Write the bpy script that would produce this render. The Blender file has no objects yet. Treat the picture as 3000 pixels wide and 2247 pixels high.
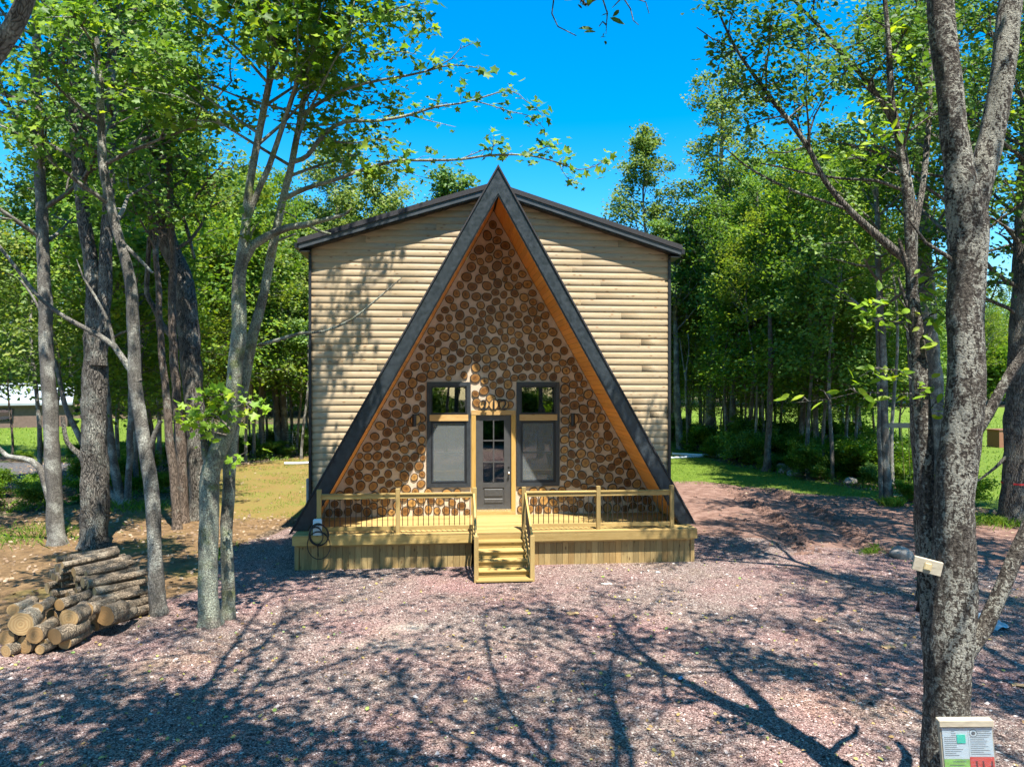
import bpy, bmesh, math, random
import numpy as np
from mathutils import Vector, Matrix, noise as mnoise

# ---------------------------------------------------------------- camera, sky, sun, exposure
SC = bpy.context.scene
COL = SC.collection
CAM_H = 4.2
FPX = 2118.0                                   # focal length in pixels of the 3000 px wide photograph
cam = bpy.data.cameras.new("camera")
cam.sensor_width = 36.0
cam.lens = FPX / 3000.0 * 36.0
cam.clip_start = 0.05
cam.clip_end = 2000.0
cam_ob = bpy.data.objects.new("camera", cam)
cam_ob.location = (0, 0, CAM_H)
cam_ob.rotation_euler = (math.pi / 2, 0, 0)
COL.objects.link(cam_ob)
SC.camera = cam_ob

SUN_TO = Vector((0.695, -1.594, 3.88)).normalized()      # direction towards the sun
SUN_EL = math.asin(SUN_TO.z)
SUN_ROT = math.atan2(SUN_TO.x, SUN_TO.y)
world = bpy.data.worlds.new("World")
SC.world = world
world.use_nodes = True
wn = world.node_tree.nodes
wl = world.node_tree.links
bg = wn["Background"]
sky = wn.new("ShaderNodeTexSky")
sky.sky_type = 'NISHITA'
sky.sun_disc = False
sky.sun_elevation = SUN_EL
sky.sun_rotation = SUN_ROT
sky.altitude = 600.0
sky.air_density = 1.0
sky.dust_density = 0.2
sky.ozone_density = 1.6
hsv = wn.new("ShaderNodeHueSaturation")
hsv.inputs["Hue"].default_value = 0.494
hsv.inputs["Saturation"].default_value = 1.55
hsv.inputs["Value"].default_value = 0.93
wl.new(sky.outputs[0], hsv.inputs["Color"])
wl.new(hsv.outputs[0], bg.inputs["Color"])
bg.inputs["Strength"].default_value = 0.13

sun = bpy.data.lights.new("sun", 'SUN')
sun.energy = 5.0
sun.angle = math.radians(0.53)
sun.color = (1.0, 0.945, 0.86)
sun_ob = bpy.data.objects.new("sun", sun)
sun_ob.rotation_euler = (-SUN_TO).to_track_quat('-Z', 'Y').to_euler()
sun_ob.location = (8, -20, 40)
COL.objects.link(sun_ob)

SC.view_settings.view_transform = 'Standard'
SC.view_settings.look = 'None'
SC.view_settings.exposure = 1.4
SC.view_settings.gamma = 1.0
SC.view_settings.use_curve_mapping = False
SC.cycles.max_bounces = 7
SC.cycles.diffuse_bounces = 3
SC.cycles.glossy_bounces = 3
SC.cycles.transmission_bounces = 4
SC.cycles.transparent_max_bounces = 8
SC.cycles.use_denoising = True

random.seed(7)
RNG = np.random.default_rng(7)

# ---------------------------------------------------------------- helpers
VS = 3000.0 / 2212.0
def at(xv, yv, d):
    """a point seen at (xv, yv) of the 2212 px wide photograph, d metres away"""
    return Vector(((xv * VS - 1500.0) / FPX * d, d, CAM_H - (yv * VS - 1123.5) / FPX * d))
def foot(xv, yv):
    d = CAM_H * FPX / (yv * VS - 1123.5)
    return Vector(((xv * VS - 1500.0) / FPX * d, d, 0))
def project(P):
    """world points (N,3) -> photo V pixels"""
    Y = np.maximum(P[:, 1], 1e-3)
    return (1500 + FPX * P[:, 0] / Y) / VS, (1123.5 + FPX * (CAM_H - P[:, 2]) / Y) / VS

def tag(o, label=None, cat=None, group=None, kind=None):
    if label: o["label"] = label
    if cat: o["category"] = cat
    if group: o["group"] = group
    if kind: o["kind"] = kind
    return o
def empty(name, loc=(0, 0, 0), rz=0.0):
    o = bpy.data.objects.new(name, None)
    o.empty_display_size = 0.2
    o.location = loc
    o.rotation_euler = (0, 0, rz)
    COL.objects.link(o)
    return o
def link(name, mesh, parent=None, loc=(0, 0, 0), rot=(0, 0, 0), scale=(1, 1, 1)):
    o = bpy.data.objects.new(name, mesh)
    o.location = loc; o.rotation_euler = rot; o.scale = scale
    if parent is not None: o.parent = parent
    COL.objects.link(o)
    return o

class MB:
    """collects vertices and faces of one mesh"""
    def __init__(s): s.v = []; s.f = []; s.m = []
    def add(s, vs, fs, mi=0):
        n = len(s.v); s.v += [tuple(v) for v in vs]
        s.f += [tuple(n + i for i in f) for f in fs]; s.m += [mi] * len(fs)
    def box(s, x0, x1, y0, y1, z0, z1, mi=0):
        s.add([(x0,y0,z0),(x1,y0,z0),(x1,y1,z0),(x0,y1,z0),(x0,y0,z1),(x1,y0,z1),(x1,y1,z1),(x0,y1,z1)],
              [(0,3,2,1),(4,5,6,7),(0,1,5,4),(1,2,6,5),(2,3,7,6),(3,0,4,7)], mi)
    def prism(s, poly, y0, y1, mi=0):
        """polygon in x,z (counter-clockwise seen from -y) extruded along y"""
        n = len(poly)
        s.add([(x, y0, z) for x, z in poly] + [(x, y1, z) for x, z in poly],
              [tuple(range(n)), tuple(range(2*n-1, n-1, -1))] + [(i, i+n, (i+1) % n + n, (i+1) % n) for i in range(n)], mi)
    def tube(s, pts, radii, sides=8, mi=0, cap=True):
        V, F = tube_np(pts, radii, sides, cap)
        s.add(V, F, mi)
    def mesh(s, name, *mats, smooth=False, bevel=0.0):
        me = bpy.data.meshes.new(name)
        me.from_pydata(s.v, [], s.f)
        for m in mats: me.materials.append(m)
        if len(mats) > 1: me.polygons.foreach_set("material_index", s.m)
        if bevel:
            bm = bmesh.new(); bm.from_mesh(me)
            bmesh.ops.bevel(bm, geom=bm.edges[:], offset=bevel, segments=1, affect='EDGES')
            bm.to_mesh(me); bm.free()
        if smooth: me.polygons.foreach_set("use_smooth", [True] * len(me.polygons))
        me.update()
        return me
    def build(s, name, mats, parent=None, **k):
        if not isinstance(mats, (list, tuple)): mats = [mats]
        return link(name, s.mesh(name, *mats, **k), parent)

def tube_np(pts, radii, sides=8, cap=True, rough=0.0, seed=0.0):
    pts = [Vector(p) for p in pts]
    n = len(pts); V = []; F = []
    up = Vector((0.31, 0.95, 0.07)).normalized()
    for i, p in enumerate(pts):
        t = (pts[min(i+1, n-1)] - pts[max(i-1, 0)])
        if t.length < 1e-9: t = Vector((0, 0, 1))
        t.normalize()
        if abs(t.dot(up)) > 0.97: up = Vector((1, 0, 0.1)).normalized()
        a = (up - t * up.dot(t)).normalized(); b = t.cross(a)
        for k in range(sides):
            an = 2 * math.pi * k / sides
            r = radii[i]
            if rough:
                r *= 1 + rough * (mnoise.noise(Vector((math.cos(an)*1.6+seed, math.sin(an)*1.6, p.z*1.3))) )
                r *= 1 + 0.35 * rough * (mnoise.noise(Vector((math.cos(an)*5+seed, math.sin(an)*5, p.z*7))) )
            V.append(p + (a * math.cos(an) + b * math.sin(an)) * r)
    for i in range(n-1):
        for k in range(sides):
            k2 = (k+1) % sides
            F.append((i*sides+k, i*sides+k2, (i+1)*sides+k2, (i+1)*sides+k))
    if cap:
        F.append(tuple(range(sides-1, -1, -1)))
        F.append(tuple((n-1)*sides+k for k in range(sides)))
    return V, F

def np_mesh(name, V, F, mats, attrs=None, smooth=False):
    """V (N,3), F (M,k) arrays, all faces of k corners"""
    me = bpy.data.meshes.new(name)
    V = np.ascontiguousarray(V, dtype=np.float32); F = np.ascontiguousarray(F, dtype=np.int32)
    M, k = F.shape
    me.vertices.add(len(V)); me.vertices.foreach_set("co", V.ravel())
    me.loops.add(M * k); me.loops.foreach_set("vertex_index", F.ravel())
    me.polygons.add(M)
    me.polygons.foreach_set("loop_start", np.arange(0, M * k, k, dtype=np.int32))
    me.polygons.foreach_set("loop_total", np.full(M, k, dtype=np.int32))
    if smooth: me.polygons.foreach_set("use_smooth", np.ones(M, dtype=bool))
    for m in mats: me.materials.append(m)
    for nm, a in (attrs or {}).items():
        at_ = me.attributes.new(nm, 'FLOAT', 'POINT')
        at_.data.foreach_set("value", np.ascontiguousarray(a, dtype=np.float32))
    me.update(calc_edges=True); me.validate()
    return me

# ---------------------------------------------------------------- materials
class NT:
    def __init__(s, name):
        s.m = bpy.data.materials.new(name); s.m.use_nodes = True
        s.t = s.m.node_tree; s.n = s.t.nodes; s.l = s.t.links
        s.b = s.n["Principled BSDF"]; s.out = s.n["Material Output"]
    def new(s, t, **k):
        n = s.n.new(t)
        for a, v in k.items(): setattr(n, a, v)
        return n
    def L(s, a, b): s.l.new(a, b)
    def pos(s): return s.new("ShaderNodeNewGeometry").outputs["Position"]
    def obj(s): return s.new("ShaderNodeTexCoord").outputs["Object"]
    def rand(s): return s.new("ShaderNodeObjectInfo").outputs["Random"]
    def attr(s, nm): return s.new("ShaderNodeAttribute", attribute_name=nm).outputs["Fac"]
    def mapping(s, vec, scale=(1,1,1), loc=(0,0,0), rot=(0,0,0), off=None):
        if off is not None:
            cx = s.new("ShaderNodeCombineXYZ")
            ml = s.math('MULTIPLY', off, 37.0)
            for i in range(3): s.L(ml, cx.inputs[i])
            ad = s.new("ShaderNodeVectorMath", operation='ADD'); s.L(vec, ad.inputs[0]); s.L(cx.outputs[0], ad.inputs[1]); vec = ad.outputs[0]
        m = s.new("ShaderNodeMapping"); m.inputs["Scale"].default_value = scale
        m.inputs["Location"].default_value = loc; m.inputs["Rotation"].default_value = rot
        s.L(vec, m.inputs["Vector"]); return m.outputs[0]
    def noise(s, vec, scale=5, detail=4, rough=0.55, dist=0.0):
        n = s.new("ShaderNodeTexNoise"); n.inputs["Scale"].default_value = scale; n.inputs["Detail"].default_value = detail
        n.inputs["Roughness"].default_value = rough; n.inputs["Distortion"].default_value = dist
        s.L(vec, n.inputs["Vector"]); return n.outputs["Fac"]
    def voro(s, vec, scale=5, feature='F1', out="Distance", rnd=1.0):
        n = s.new("ShaderNodeTexVoronoi", feature=feature); n.inputs["Scale"].default_value = scale
        if "Randomness" in n.inputs: n.inputs["Randomness"].default_value = rnd
        s.L(vec, n.inputs["Vector"]); return n.outputs[out]
    def ramp(s, fac, stops, interp='LINEAR'):
        r = s.new("ShaderNodeValToRGB"); r.color_ramp.interpolation = interp
        e = r.color_ramp.elements
        while len(e) < len(stops): e.new(0.5)
        for el, (p, c) in zip(e, stops):
            el.position = p; el.color = (*c, 1) if len(c) == 3 else c
        s.L(fac, r.inputs["Fac"]); return r.outputs["Color"]
    def g(s, fac, p0, p1, a=0.0, b=1.0):
        m = s.new("ShaderNodeMapRange"); m.inputs[1].default_value = p0; m.inputs[2].default_value = p1
        m.inputs[3].default_value = a; m.inputs[4].default_value = b
        s.L(fac, m.inputs[0]); return m.outputs[0]
    def math(s, op, a, b=None):
        m = s.new("ShaderNodeMath", operation=op)
        for i, x in enumerate((a, b)):
            if x is None: continue
            if isinstance(x, (int, float)): m.inputs[i].default_value = x
            else: s.L(x, m.inputs[i])
        return m.outputs[0]
    def mix(s, fac, a, b, blend='MIX'):
        m = s.new("ShaderNodeMix", data_type='RGBA', blend_type=blend)
        for i, x in ((0, fac), (6, a), (7, b)):
            if isinstance(x, (int, float)): m.inputs[i].default_value = x
            elif isinstance(x, tuple): m.inputs[i].default_value = (*x, 1)
            else: s.L(x, m.inputs[i])
        return m.outputs[2]
    def bump(s, h, strength=0.5, dist=0.02, normal=None):
        b = s.new("ShaderNodeBump"); b.inputs["Strength"].default_value = strength; b.inputs["Distance"].default_value = dist
        s.L(h, b.inputs["Height"])
        if normal is not None: s.L(normal, b.inputs["Normal"])
        return b.outputs[0]
    def done(s, color=None, rough=0.7, normal=None, spec=None, metal=None):
        if color is not None:
            if isinstance(color, tuple): s.b.inputs["Base Color"].default_value = (*color, 1)
            else: s.L(color, s.b.inputs["Base Color"])
        if isinstance(rough, (int, float)): s.b.inputs["Roughness"].default_value = rough
        else: s.L(rough, s.b.inputs["Roughness"])
        if normal is not None: s.L(normal, s.b.inputs["Normal"])
        if spec is not None: s.b.inputs["Specular IOR Level"].default_value = spec
        if metal is not None: s.b.inputs["Metallic"].default_value = metal
        return s.m

def plain(name, color, rough=0.6, var=0.15, scale=8, metal=None, bump=0.0, spec=None):
    s = NT(name); p = s.pos()
    n = s.noise(p, scale, 5)
    c = s.mix(s.g(n, 0.3, 0.7), tuple(x * (1 - var) for x in color), tuple(min(1, x * (1 + var)) for x in color))
    nm = s.bump(s.noise(p, scale * 6, 4), bump, 0.01) if bump else None
    return s.done(c, s.g(n, 0.2, 0.8, rough - 0.08, rough + 0.08), nm, spec, metal)

def wood(name, dark, light, axis='x', rough=0.6, knots=0.5, knot_col=(0.16, 0.07, 0.02), vary=0.35, grain=1.0, tintc=None, spec=0.3, bump=0.25):
    s = NT(name); r = s.rand(); p = s.pos()
    sc = {'x': (0.7, 9, 9), 'y': (9, 0.7, 9), 'z': (9, 9, 0.7)}[axis]
    v = s.mapping(p, sc, off=r)
    n1 = s.noise(v, 2.2 * grain, 6, 0.6, 1.2)
    n2 = s.noise(v, 9 * grain, 3, 0.5)
    f = s.math('ADD', s.math('MULTIPLY', n1, 0.7), s.math('MULTIPLY', n2, 0.3))
    c = s.ramp(f, [(0.32, dark), (0.66, light)])
    ks = {'x': (2.2, 5, 5), 'y': (5, 2.2, 5), 'z': (5, 5, 2.2)}[axis]
    kv = s.mapping(p, tuple(a * 1.7 for a in ks), off=r)
    d = s.voro(kv, 1.0); kc = s.new("ShaderNodeSeparateColor"); s.L(s.voro(kv, 1.0, 'F1', "Color"), kc.inputs[0])
    if knots:
        k = s.math('MULTIPLY', s.g(d, 0.06, 0.13 + 0.10 * knots, 1.0, 0.0), s.g(kc.outputs[0], 0.95 - 0.6 * knots, 1.0 - 0.6 * knots))
        c = s.mix(s.math('MULTIPLY', k, 0.85), c, knot_col)
    br = s.g(r, 0, 1, 1 - vary, 1 + vary * 0.5)
    mul = s.new("ShaderNodeVectorMath", operation='SCALE'); s.L(c, mul.inputs[0]); s.L(br, mul.inputs["Scale"])
    c = mul.outputs[0]
    if tintc:
        r2 = s.math('FRACT', s.math('MULTIPLY', r, 7.13))
        c = s.mix(s.g(r2, 0.45, 1.0, 0.0, 0.75), c, s.mix(1.0, c, tintc, 'MULTIPLY'))
    return s.done(c, s.g(n1, 0.3, 0.7, rough - 0.1, rough + 0.1), s.bump(f, bump, 0.006), spec)

M = {}
M['siding'] = wood('pale_pine_log', (0.355, 0.265, 0.155), (0.46, 0.36, 0.23), 'x', 0.5, 1.0, (0.20, 0.095, 0.035), 0.07, 0.8, (1.0, 0.96, 0.88), 0.35)
M['soffit'] = wood('orange_stained_pine', (0.68, 0.28, 0.05), (0.80, 0.375, 0.088), 'y', 0.42, 0.35, (0.25, 0.07, 0.01), 0.14, 1.0, (1.0, 0.9, 0.8), 0.4)
M['deck'] = wood('treated_pine_boards', (0.34, 0.225, 0.075), (0.47, 0.325, 0.125), 'x', 0.6, 0.6, (0.13, 0.07, 0.025), 0.28, 1.0, (0.92, 0.95, 0.82))
M['deckv'] = wood('treated_pine_uprights', (0.32, 0.215, 0.075), (0.43, 0.305, 0.12), 'z', 0.6, 0.35, (0.13, 0.07, 0.025), 0.28, 1.0, (0.92, 0.95, 0.82))
M['skirt'] = wood('skirt_boards', (0.25, 0.17, 0.068), (0.39, 0.285, 0.125), 'z', 0.65, 0.9, (0.09, 0.045, 0.015), 0.32, 1.0, (1.0, 0.86, 0.72))
M['casing'] = wood('door_casing_pine', (0.42, 0.245, 0.055), (0.53, 0.34, 0.105), 'z', 0.45, 0.3, (0.3, 0.1, 0.02), 0.08)
M['band'] = wood('window_band_pine', (0.42, 0.245, 0.085), (0.54, 0.36, 0.15), 'x', 0.45, 0.5, (0.3, 0.1, 0.02), 0.08)

s = NT('black_painted_timber'); p = s.pos()
n = s.noise(s.mapping(p, (3, 3, 3)), 3, 6, 0.7); n2 = s.noise(p, 45, 3)
M['black'] = s.done(s.ramp(n, [(0.3, (0.012, 0.016, 0.019)), (0.7, (0.036, 0.047, 0.056))]), s.g(n, 0.3, 0.7, 0.28, 0.5), s.bump(n2, 0.25, 0.005), 0.5)
M['trim'] = plain('black_window_frame', (0.014, 0.015, 0.018), 0.35, 0.2, 12)
M['trim2'] = plain('charcoal_window_casing', (0.030, 0.036, 0.042), 0.4, 0.2, 12)
M['door'] = plain('dark_grey_door_paint', (0.062, 0.062, 0.062), 0.38, 0.1, 10)
M['gutter'] = plain('dark_metal_fascia', (0.019, 0.021, 0.025), 0.35, 0.2, 6)
M['metal'] = plain('brushed_nickel', (0.75, 0.72, 0.66), 0.25, 0.1, 20, 1.0)
M['baluster'] = plain('black_baluster', (0.018, 0.016, 0.015), 0.35, 0.2, 10)
M['grey_steel'] = plain('galvanised_grey', (0.35, 0.37, 0.38), 0.45, 0.1, 10)
M['white_pvc'] = plain('white_plastic_pipe', (0.72, 0.76, 0.80), 0.35, 0.06, 5)
M['room'] = plain('dark_interior', (0.06, 0.055, 0.05), 0.8, 0.2, 3)
M['rubber'] = plain('black_rubber', (0.012, 0.012, 0.012), 0.45, 0.2, 10)
M['charger'] = plain('pale_blue_plastic', (0.52, 0.66, 0.72), 0.3, 0.05, 6)

s = NT('asphalt_shingle'); p = s.pos()
M['shingle'] = s.done(s.ramp(s.noise(p, 60, 3), [(0.3, (0.012, 0.012, 0.014)), (0.7, (0.04, 0.04, 0.044))]), 0.85, s.bump(s.noise(p, 80, 3), 0.5, 0.01))

s = NT('cream_mortar'); p = s.pos(); n = s.noise(p, 7, 6, 0.65)
M['mortar'] = s.done(s.ramp(n, [(0.25, (0.47, 0.36, 0.25)), (0.75, (0.64, 0.51, 0.38))]), 0.85, s.bump(s.noise(p, 50, 4), 0.5, 0.012))

# cordwood: growth rings follow the attribute rr (0 heart, 1 bark)
s = NT('varnished_log_end'); r = s.attr('rr'); hue = s.attr('hue'); rd = s.math('FRACT', s.math('ADD', s.rand(), hue)); p = s.pos()
n = s.noise(s.mapping(p, (1, 1, 1), off=rd), 9, 4, 0.6)
ring = s.math('SINE', s.math('ADD', s.math('MULTIPLY', r, 48.0), s.math('MULTIPLY', n, 9.0)))
c1 = s.ramp(rd, [(0.0, (0.115, 0.048, 0.014)), (0.35, (0.25, 0.115, 0.030)), (0.7, (0.38, 0.19, 0.050)), (1.0, (0.52, 0.29, 0.085))])
c2 = s.mix(s.g(ring, -1, 1, 0.0, 0.38), c1, (0.10, 0.045, 0.014))
blot = s.noise(s.mapping(p, (1, 1, 1), off=rd), 14, 3, 0.5)
c3 = s.mix(s.g(blot, 0.50, 0.72, 0.0, 0.6), c2, (0.085, 0.035, 0.010))
c4 = s.mix(s.math('MULTIPLY', s.g(r, 0.1, 0.55, 0.85, 0.0), s.g(n, 0.35, 0.6)), c3, (0.055, 0.022, 0.008))
c5 = s.mix(s.math('MULTIPLY', s.g(r, 0.58, 0.72, 0.0, 0.5), s.g(blot, 0.3, 0.6)), c4, (0.36, 0.20, 0.07))
M['logend'] = s.done(c5, s.g(n, 0.3, 0.7, 0.3, 0.5), s.bump(ring, 0.12, 0.003), 0.4)
M['bark_rim'] = plain('dark_bark_rim', (0.042, 0.025, 0.012), 0.7, 0.4, 30, bump=0.5)

# glass: thin panes with sharp reflections
s = NT('window_glass')
gl = s.new("ShaderNodeBsdfGlossy"); gl.inputs["Roughness"].default_value = 0.015
wv = s.bump(s.noise(s.pos(), 1.6, 1), 0.04, 0.05); s.L(wv, gl.inputs["Normal"])
tr = s.new("ShaderNodeBsdfTransparent"); tr.inputs["Color"].default_value = (0.72, 0.76, 0.75, 1)
fr = s.new("ShaderNodeFresnel"); fr.inputs["IOR"].default_value = 1.6
mx = s.new("ShaderNodeMixShader"); s.L(s.g(fr.outputs[0], 0.0, 1.0, 0.16, 1.0), mx.inputs[0]); s.L(tr.outputs[0], mx.inputs[1]); s.L(gl.outputs[0], mx.inputs[2])
s.L(mx.outputs[0], s.out.inputs["Surface"]); M['glass'] = s.m
s = NT('insect_screen_mesh')
df = s.new("ShaderNodeBsdfDiffuse"); df.inputs["Color"].default_value = (0.26, 0.29, 0.29, 1)
tr = s.new("ShaderNodeBsdfTransparent")
mx = s.new("ShaderNodeMixShader"); mx.inputs[0].default_value = 0.25; s.L(tr.outputs[0], mx.inputs[1]); s.L(df.outputs[0], mx.inputs[2])
s.L(mx.outputs[0], s.out.inputs["Surface"]); M['screen'] = s.m

def bark(name, dark, light, lichen=0.0, lich_col=(0.36, 0.40, 0.30), scale=1.0, plates=True, moss=0.0, bumpd=0.03):
    s = NT(name); p = s.pos()
    w = s.noise(p, 3.0 * scale, 3, 0.5)
    cx = s.new("ShaderNodeCombineXYZ"); 
    for i in range(2): s.L(s.g(w, 0, 1, -0.12, 0.12), cx.inputs[i])
    ad = s.new("ShaderNodeVectorMath", operation='ADD'); s.L(p, ad.inputs[0]); s.L(cx.outputs[0], ad.inputs[1])
    v = s.mapping(ad.outputs[0], (1, 1, 0.13 if plates else 0.32))
    e = s.voro(v, (24 if plates else 30) * scale, 'DISTANCE_TO_EDGE')
    n = s.noise(s.mapping(p, (1, 1, 0.3)), 12 * scale, 6, 0.7)
    n2 = s.noise(p, 46 * scale, 3, 0.6)
    h = s.math('ADD', s.math('MULTIPLY', s.g(e, 0.0, 0.16), 0.6 if plates else 0.3), s.math('ADD', s.math('MULTIPLY', n, 0.5), s.math('MULTIPLY', n2, 0.22)))
    c = s.ramp(h, [(0.30, dark), (0.62, tuple((a + b) / 2 for a, b in zip(dark, light))), (0.95, light)])
    if lichen:
        ln = s.noise(p, 2.2, 6, 0.65); lf = s.noise(p, 34 * scale, 3, 0.6)
        k = s.math('MULTIPLY', s.g(ln, 0.62 - 0.22 * lichen, 0.74 - 0.22 * lichen), s.g(lf, 0.36, 0.6))
        c = s.mix(k, c, lich_col)
    if moss:
        mn = s.noise(p, 2.6, 5, 0.6)
        c = s.mix(s.g(mn, 0.60 - 0.1 * moss, 0.72, 0, 0.9), c, (0.13, 0.17, 0.03))
    return s.done(c, 0.9, s.bump(h, 1.0, bumpd), 0.2)
def scaly(name):
    s = NT(name); p = s.pos()
    n1 = s.noise(s.mapping(p, (1, 1, 0.55)), 26, 7, 0.62, 0.9)
    n2 = s.noise(s.mapping(p, (1, 1, 1.6)), 34, 5, 0.6, 0.6)
    fine = s.noise(p, 120, 3, 0.6); big = s.noise(s.mapping(p, (1, 1, 0.6)), 2.6, 5, 0.6)
    h = s.math('ADD', s.math('MULTIPLY', n1, 0.62), s.math('MULTIPLY', n2, 0.38))
    c = s.ramp(h, [(0.38, (0.022, 0.018, 0.015)), (0.45, (0.075, 0.063, 0.053)), (0.54, (0.165, 0.145, 0.122)), (0.66, (0.27, 0.245, 0.21))])
    pale = s.math('MULTIPLY', s.g(s.math('ADD', h, s.g(big, 0.36, 0.66, -0.085, 0.075)), 0.50, 0.54), s.g(fine, 0.25, 0.45))
    c = s.mix(pale, c, s.ramp(fine, [(0.3, (0.28, 0.275, 0.23)), (0.7, (0.46, 0.45, 0.39))]))
    hgt = s.math('ADD', s.g(h, 0.38, 0.62), s.math('MULTIPLY', fine, 0.25))
    return s.done(c, 0.9, s.bump(hgt, 1.0, 0.035), 0.2)
M['bark_scaly'] = scaly('scaly_grey_bark')
M['bark_lichen'] = bark('lichened_grey_bark', (0.05, 0.043, 0.035), (0.30, 0.285, 0.23), 0.95, (0.40, 0.43, 0.33), 1.4, False, 0.6, 0.03)
M['bark_dark'] = bark('dark_fissured_bark', (0.016, 0.014, 0.012), (0.17, 0.15, 0.125), 0.6, (0.30, 0.30, 0.25), 1.1, True, 0, 0.05)
M['bark_grey'] = bark('grey_maple_bark', (0.045, 0.040, 0.034), (0.27, 0.25, 0.215), 0.6, (0.42, 0.42, 0.36), 1.3, False, 0, 0.02)
M['bark_brown'] = bark('brown_bark', (0.05, 0.035, 0.025), (0.20, 0.155, 0.12), 0.3, (0.3, 0.3, 0.25), 1.2, True, 0, 0.03)
M['bark_pole'] = bark('pale_pole_bark', (0.10, 0.09, 0.075), (0.36, 0.335, 0.29), 0.5, (0.44, 0.44, 0.38), 1.3, False, 0, 0.02)
M['bark_twig'] = plain('twig_bark', (0.12, 0.10, 0.082), 0.85, 0.35, 20, bump=0.4)

def leaf(name, dark, mid, light, trans=0.42, sat=1.0):
    s = NT(name); t = s.attr('tint'); r = s.rand()
    f = s.math('ADD', s.math('MULTIPLY', t, 0.88), s.math('MULTIPLY', r, 0.12))
    c = s.ramp(f, [(0.05, dark), (0.55, mid), (0.97, light)])
    df = s.new("ShaderNodeBsdfDiffuse"); tl = s.new("ShaderNodeBsdfTranslucent"); gl = s.new("ShaderNodeBsdfGlossy")
    gl.inputs["Roughness"].default_value = 0.5; gl.inputs["Color"].default_value = (0.8, 0.85, 0.8, 1)
    s.L(c, df.inputs["Color"])
    yl = s.mix(1.0, c, (1.35, 1.25, 0.45), 'MULTIPLY'); s.L(yl, tl.inputs["Color"])
    m1 = s.new("ShaderNodeMixShader"); m1.inputs[0].default_value = trans; s.L(df.outputs[0], m1.inputs[1]); s.L(tl.outputs[0], m1.inputs[2])
    m2 = s.new("ShaderNodeMixShader"); m2.inputs[0].default_value = 0.022; s.L(m1.outputs[0], m2.inputs[1]); s.L(gl.outputs[0], m2.inputs[2])
    s.L(m2.outputs[0], s.out.inputs["Surface"]); return s.m
M['leaf_maple'] = leaf('maple_leaf', (0.030, 0.080, 0.012), (0.135, 0.265, 0.028), (0.37, 0.48, 0.045), 0.5)
M['leaf_bright'] = leaf('bright_young_leaf', (0.12, 0.25, 0.018), (0.24, 0.40, 0.026), (0.42, 0.50, 0.04), 0.5)
M['leaf_forest'] = leaf('forest_leaf', (0.040, 0.100, 0.022), (0.125, 0.24, 0.034), (0.31, 0.42, 0.05), 0.5)
M['leaf_olive'] = leaf('olive_tree_leaf', (0.080, 0.145, 0.026), (0.165, 0.255, 0.040), (0.31, 0.34, 0.065), 0.5)
M['leaf_dark'] = leaf('dark_oak_leaf', (0.032, 0.085, 0.022), (0.075, 0.165, 0.032), (0.17, 0.27, 0.04), 0.48)
# ---------------------------------------------------------------- the ground
HX, HY, HT = -0.477, 18.75, 0.089              # cabin: middle of its front wall, and its turn
DZ = 0.80                                      # deck height above the ground
HC, HS = math.cos(HT), math.sin(HT)
def house_uv(x, y):                            # along the front wall, out from the front wall
    dx, dy = x - HX, y - HY
    return dx * HC + dy * HS, dx * HS - dy * HC
def vnoise(x, y, sc, seed=0.0):
    return mnoise.noise(Vector((x * sc + seed, y * sc - seed * 0.7, seed)))
def smooth(a, b, x):
    t = min(1.0, max(0.0, (x - a) / (b - a) if b != a else 0.0)); return t * t * (3 - 2 * t)
def poly_d(x, y, poly):
    """signed distance to a polygon, positive inside"""
    d = 1e9; ins = False; n = len(poly)
    for i in range(n):
        x1, y1 = poly[i]; x2, y2 = poly[(i + 1) % n]
        ex, ey = x2 - x1, y2 - y1
        t = max(0, min(1, ((x - x1) * ex + (y - y1) * ey) / (ex * ex + ey * ey)))
        d = min(d, math.hypot(x - x1 - t * ex, y - y1 - t * ey))
        if (y1 > y) != (y2 > y) and x < (x2 - x1) * (y - y1) / (y2 - y1) + x1: ins = not ins
    return d if ins else -d
GRAVEL = [(-30, -12), (30, -12), (26, 12), (12.5, 15.4), (9.2, 18.0), (6.5, 19.5), (4.0, 21), (-4.5, 22.5), (-6.4, 22.8), (-7.2, 18), (-6.4, 14.8), (-8.0, 11.9), (-14, 10.0), (-30, 9)]
DIRT = [(4.0, 18), (9, 17.2), (13, 15), (17, 15), (17, 21), (12.5, 27), (8, 31), (4.2, 31)]
GRASS_R = [(4.2, 30.5), (8.3, 30), (13, 25.5), (15, 26.5), (13, 31), (11.0, 40), (12, 52), (4.5, 52)]
MOSS = [(-4.8, 23), (-7.0, 22.6), (-9.5, 23), (-12.5, 27), (-14.5, 34), (-11, 44), (-5, 44)]
SOIL_L = [(-6.3, 22.6), (-7.2, 18), (-6.3, 14.6), (-8.2, 12.2), (-14, 11), (-19, 15), (-17, 20), (-13.5, 27), (-9, 23.5)]
LAWN_R = [(15.5, 24), (19, 24), (30, 30), (60, 38), (120, 60), (120, 112), (20, 104), (15, 62), (16.5, 50), (22, 46), (19, 33)]
LAWN_L = [(-70, 36), (-30, 39), (-20, 42), (-16, 50), (-18, 66), (-70, 80)]
DRIVE_L = [(-60, 25), (-24, 26.5), (-17, 28.5), (-17, 32), (-22, 37), (-60, 36)]

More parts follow.
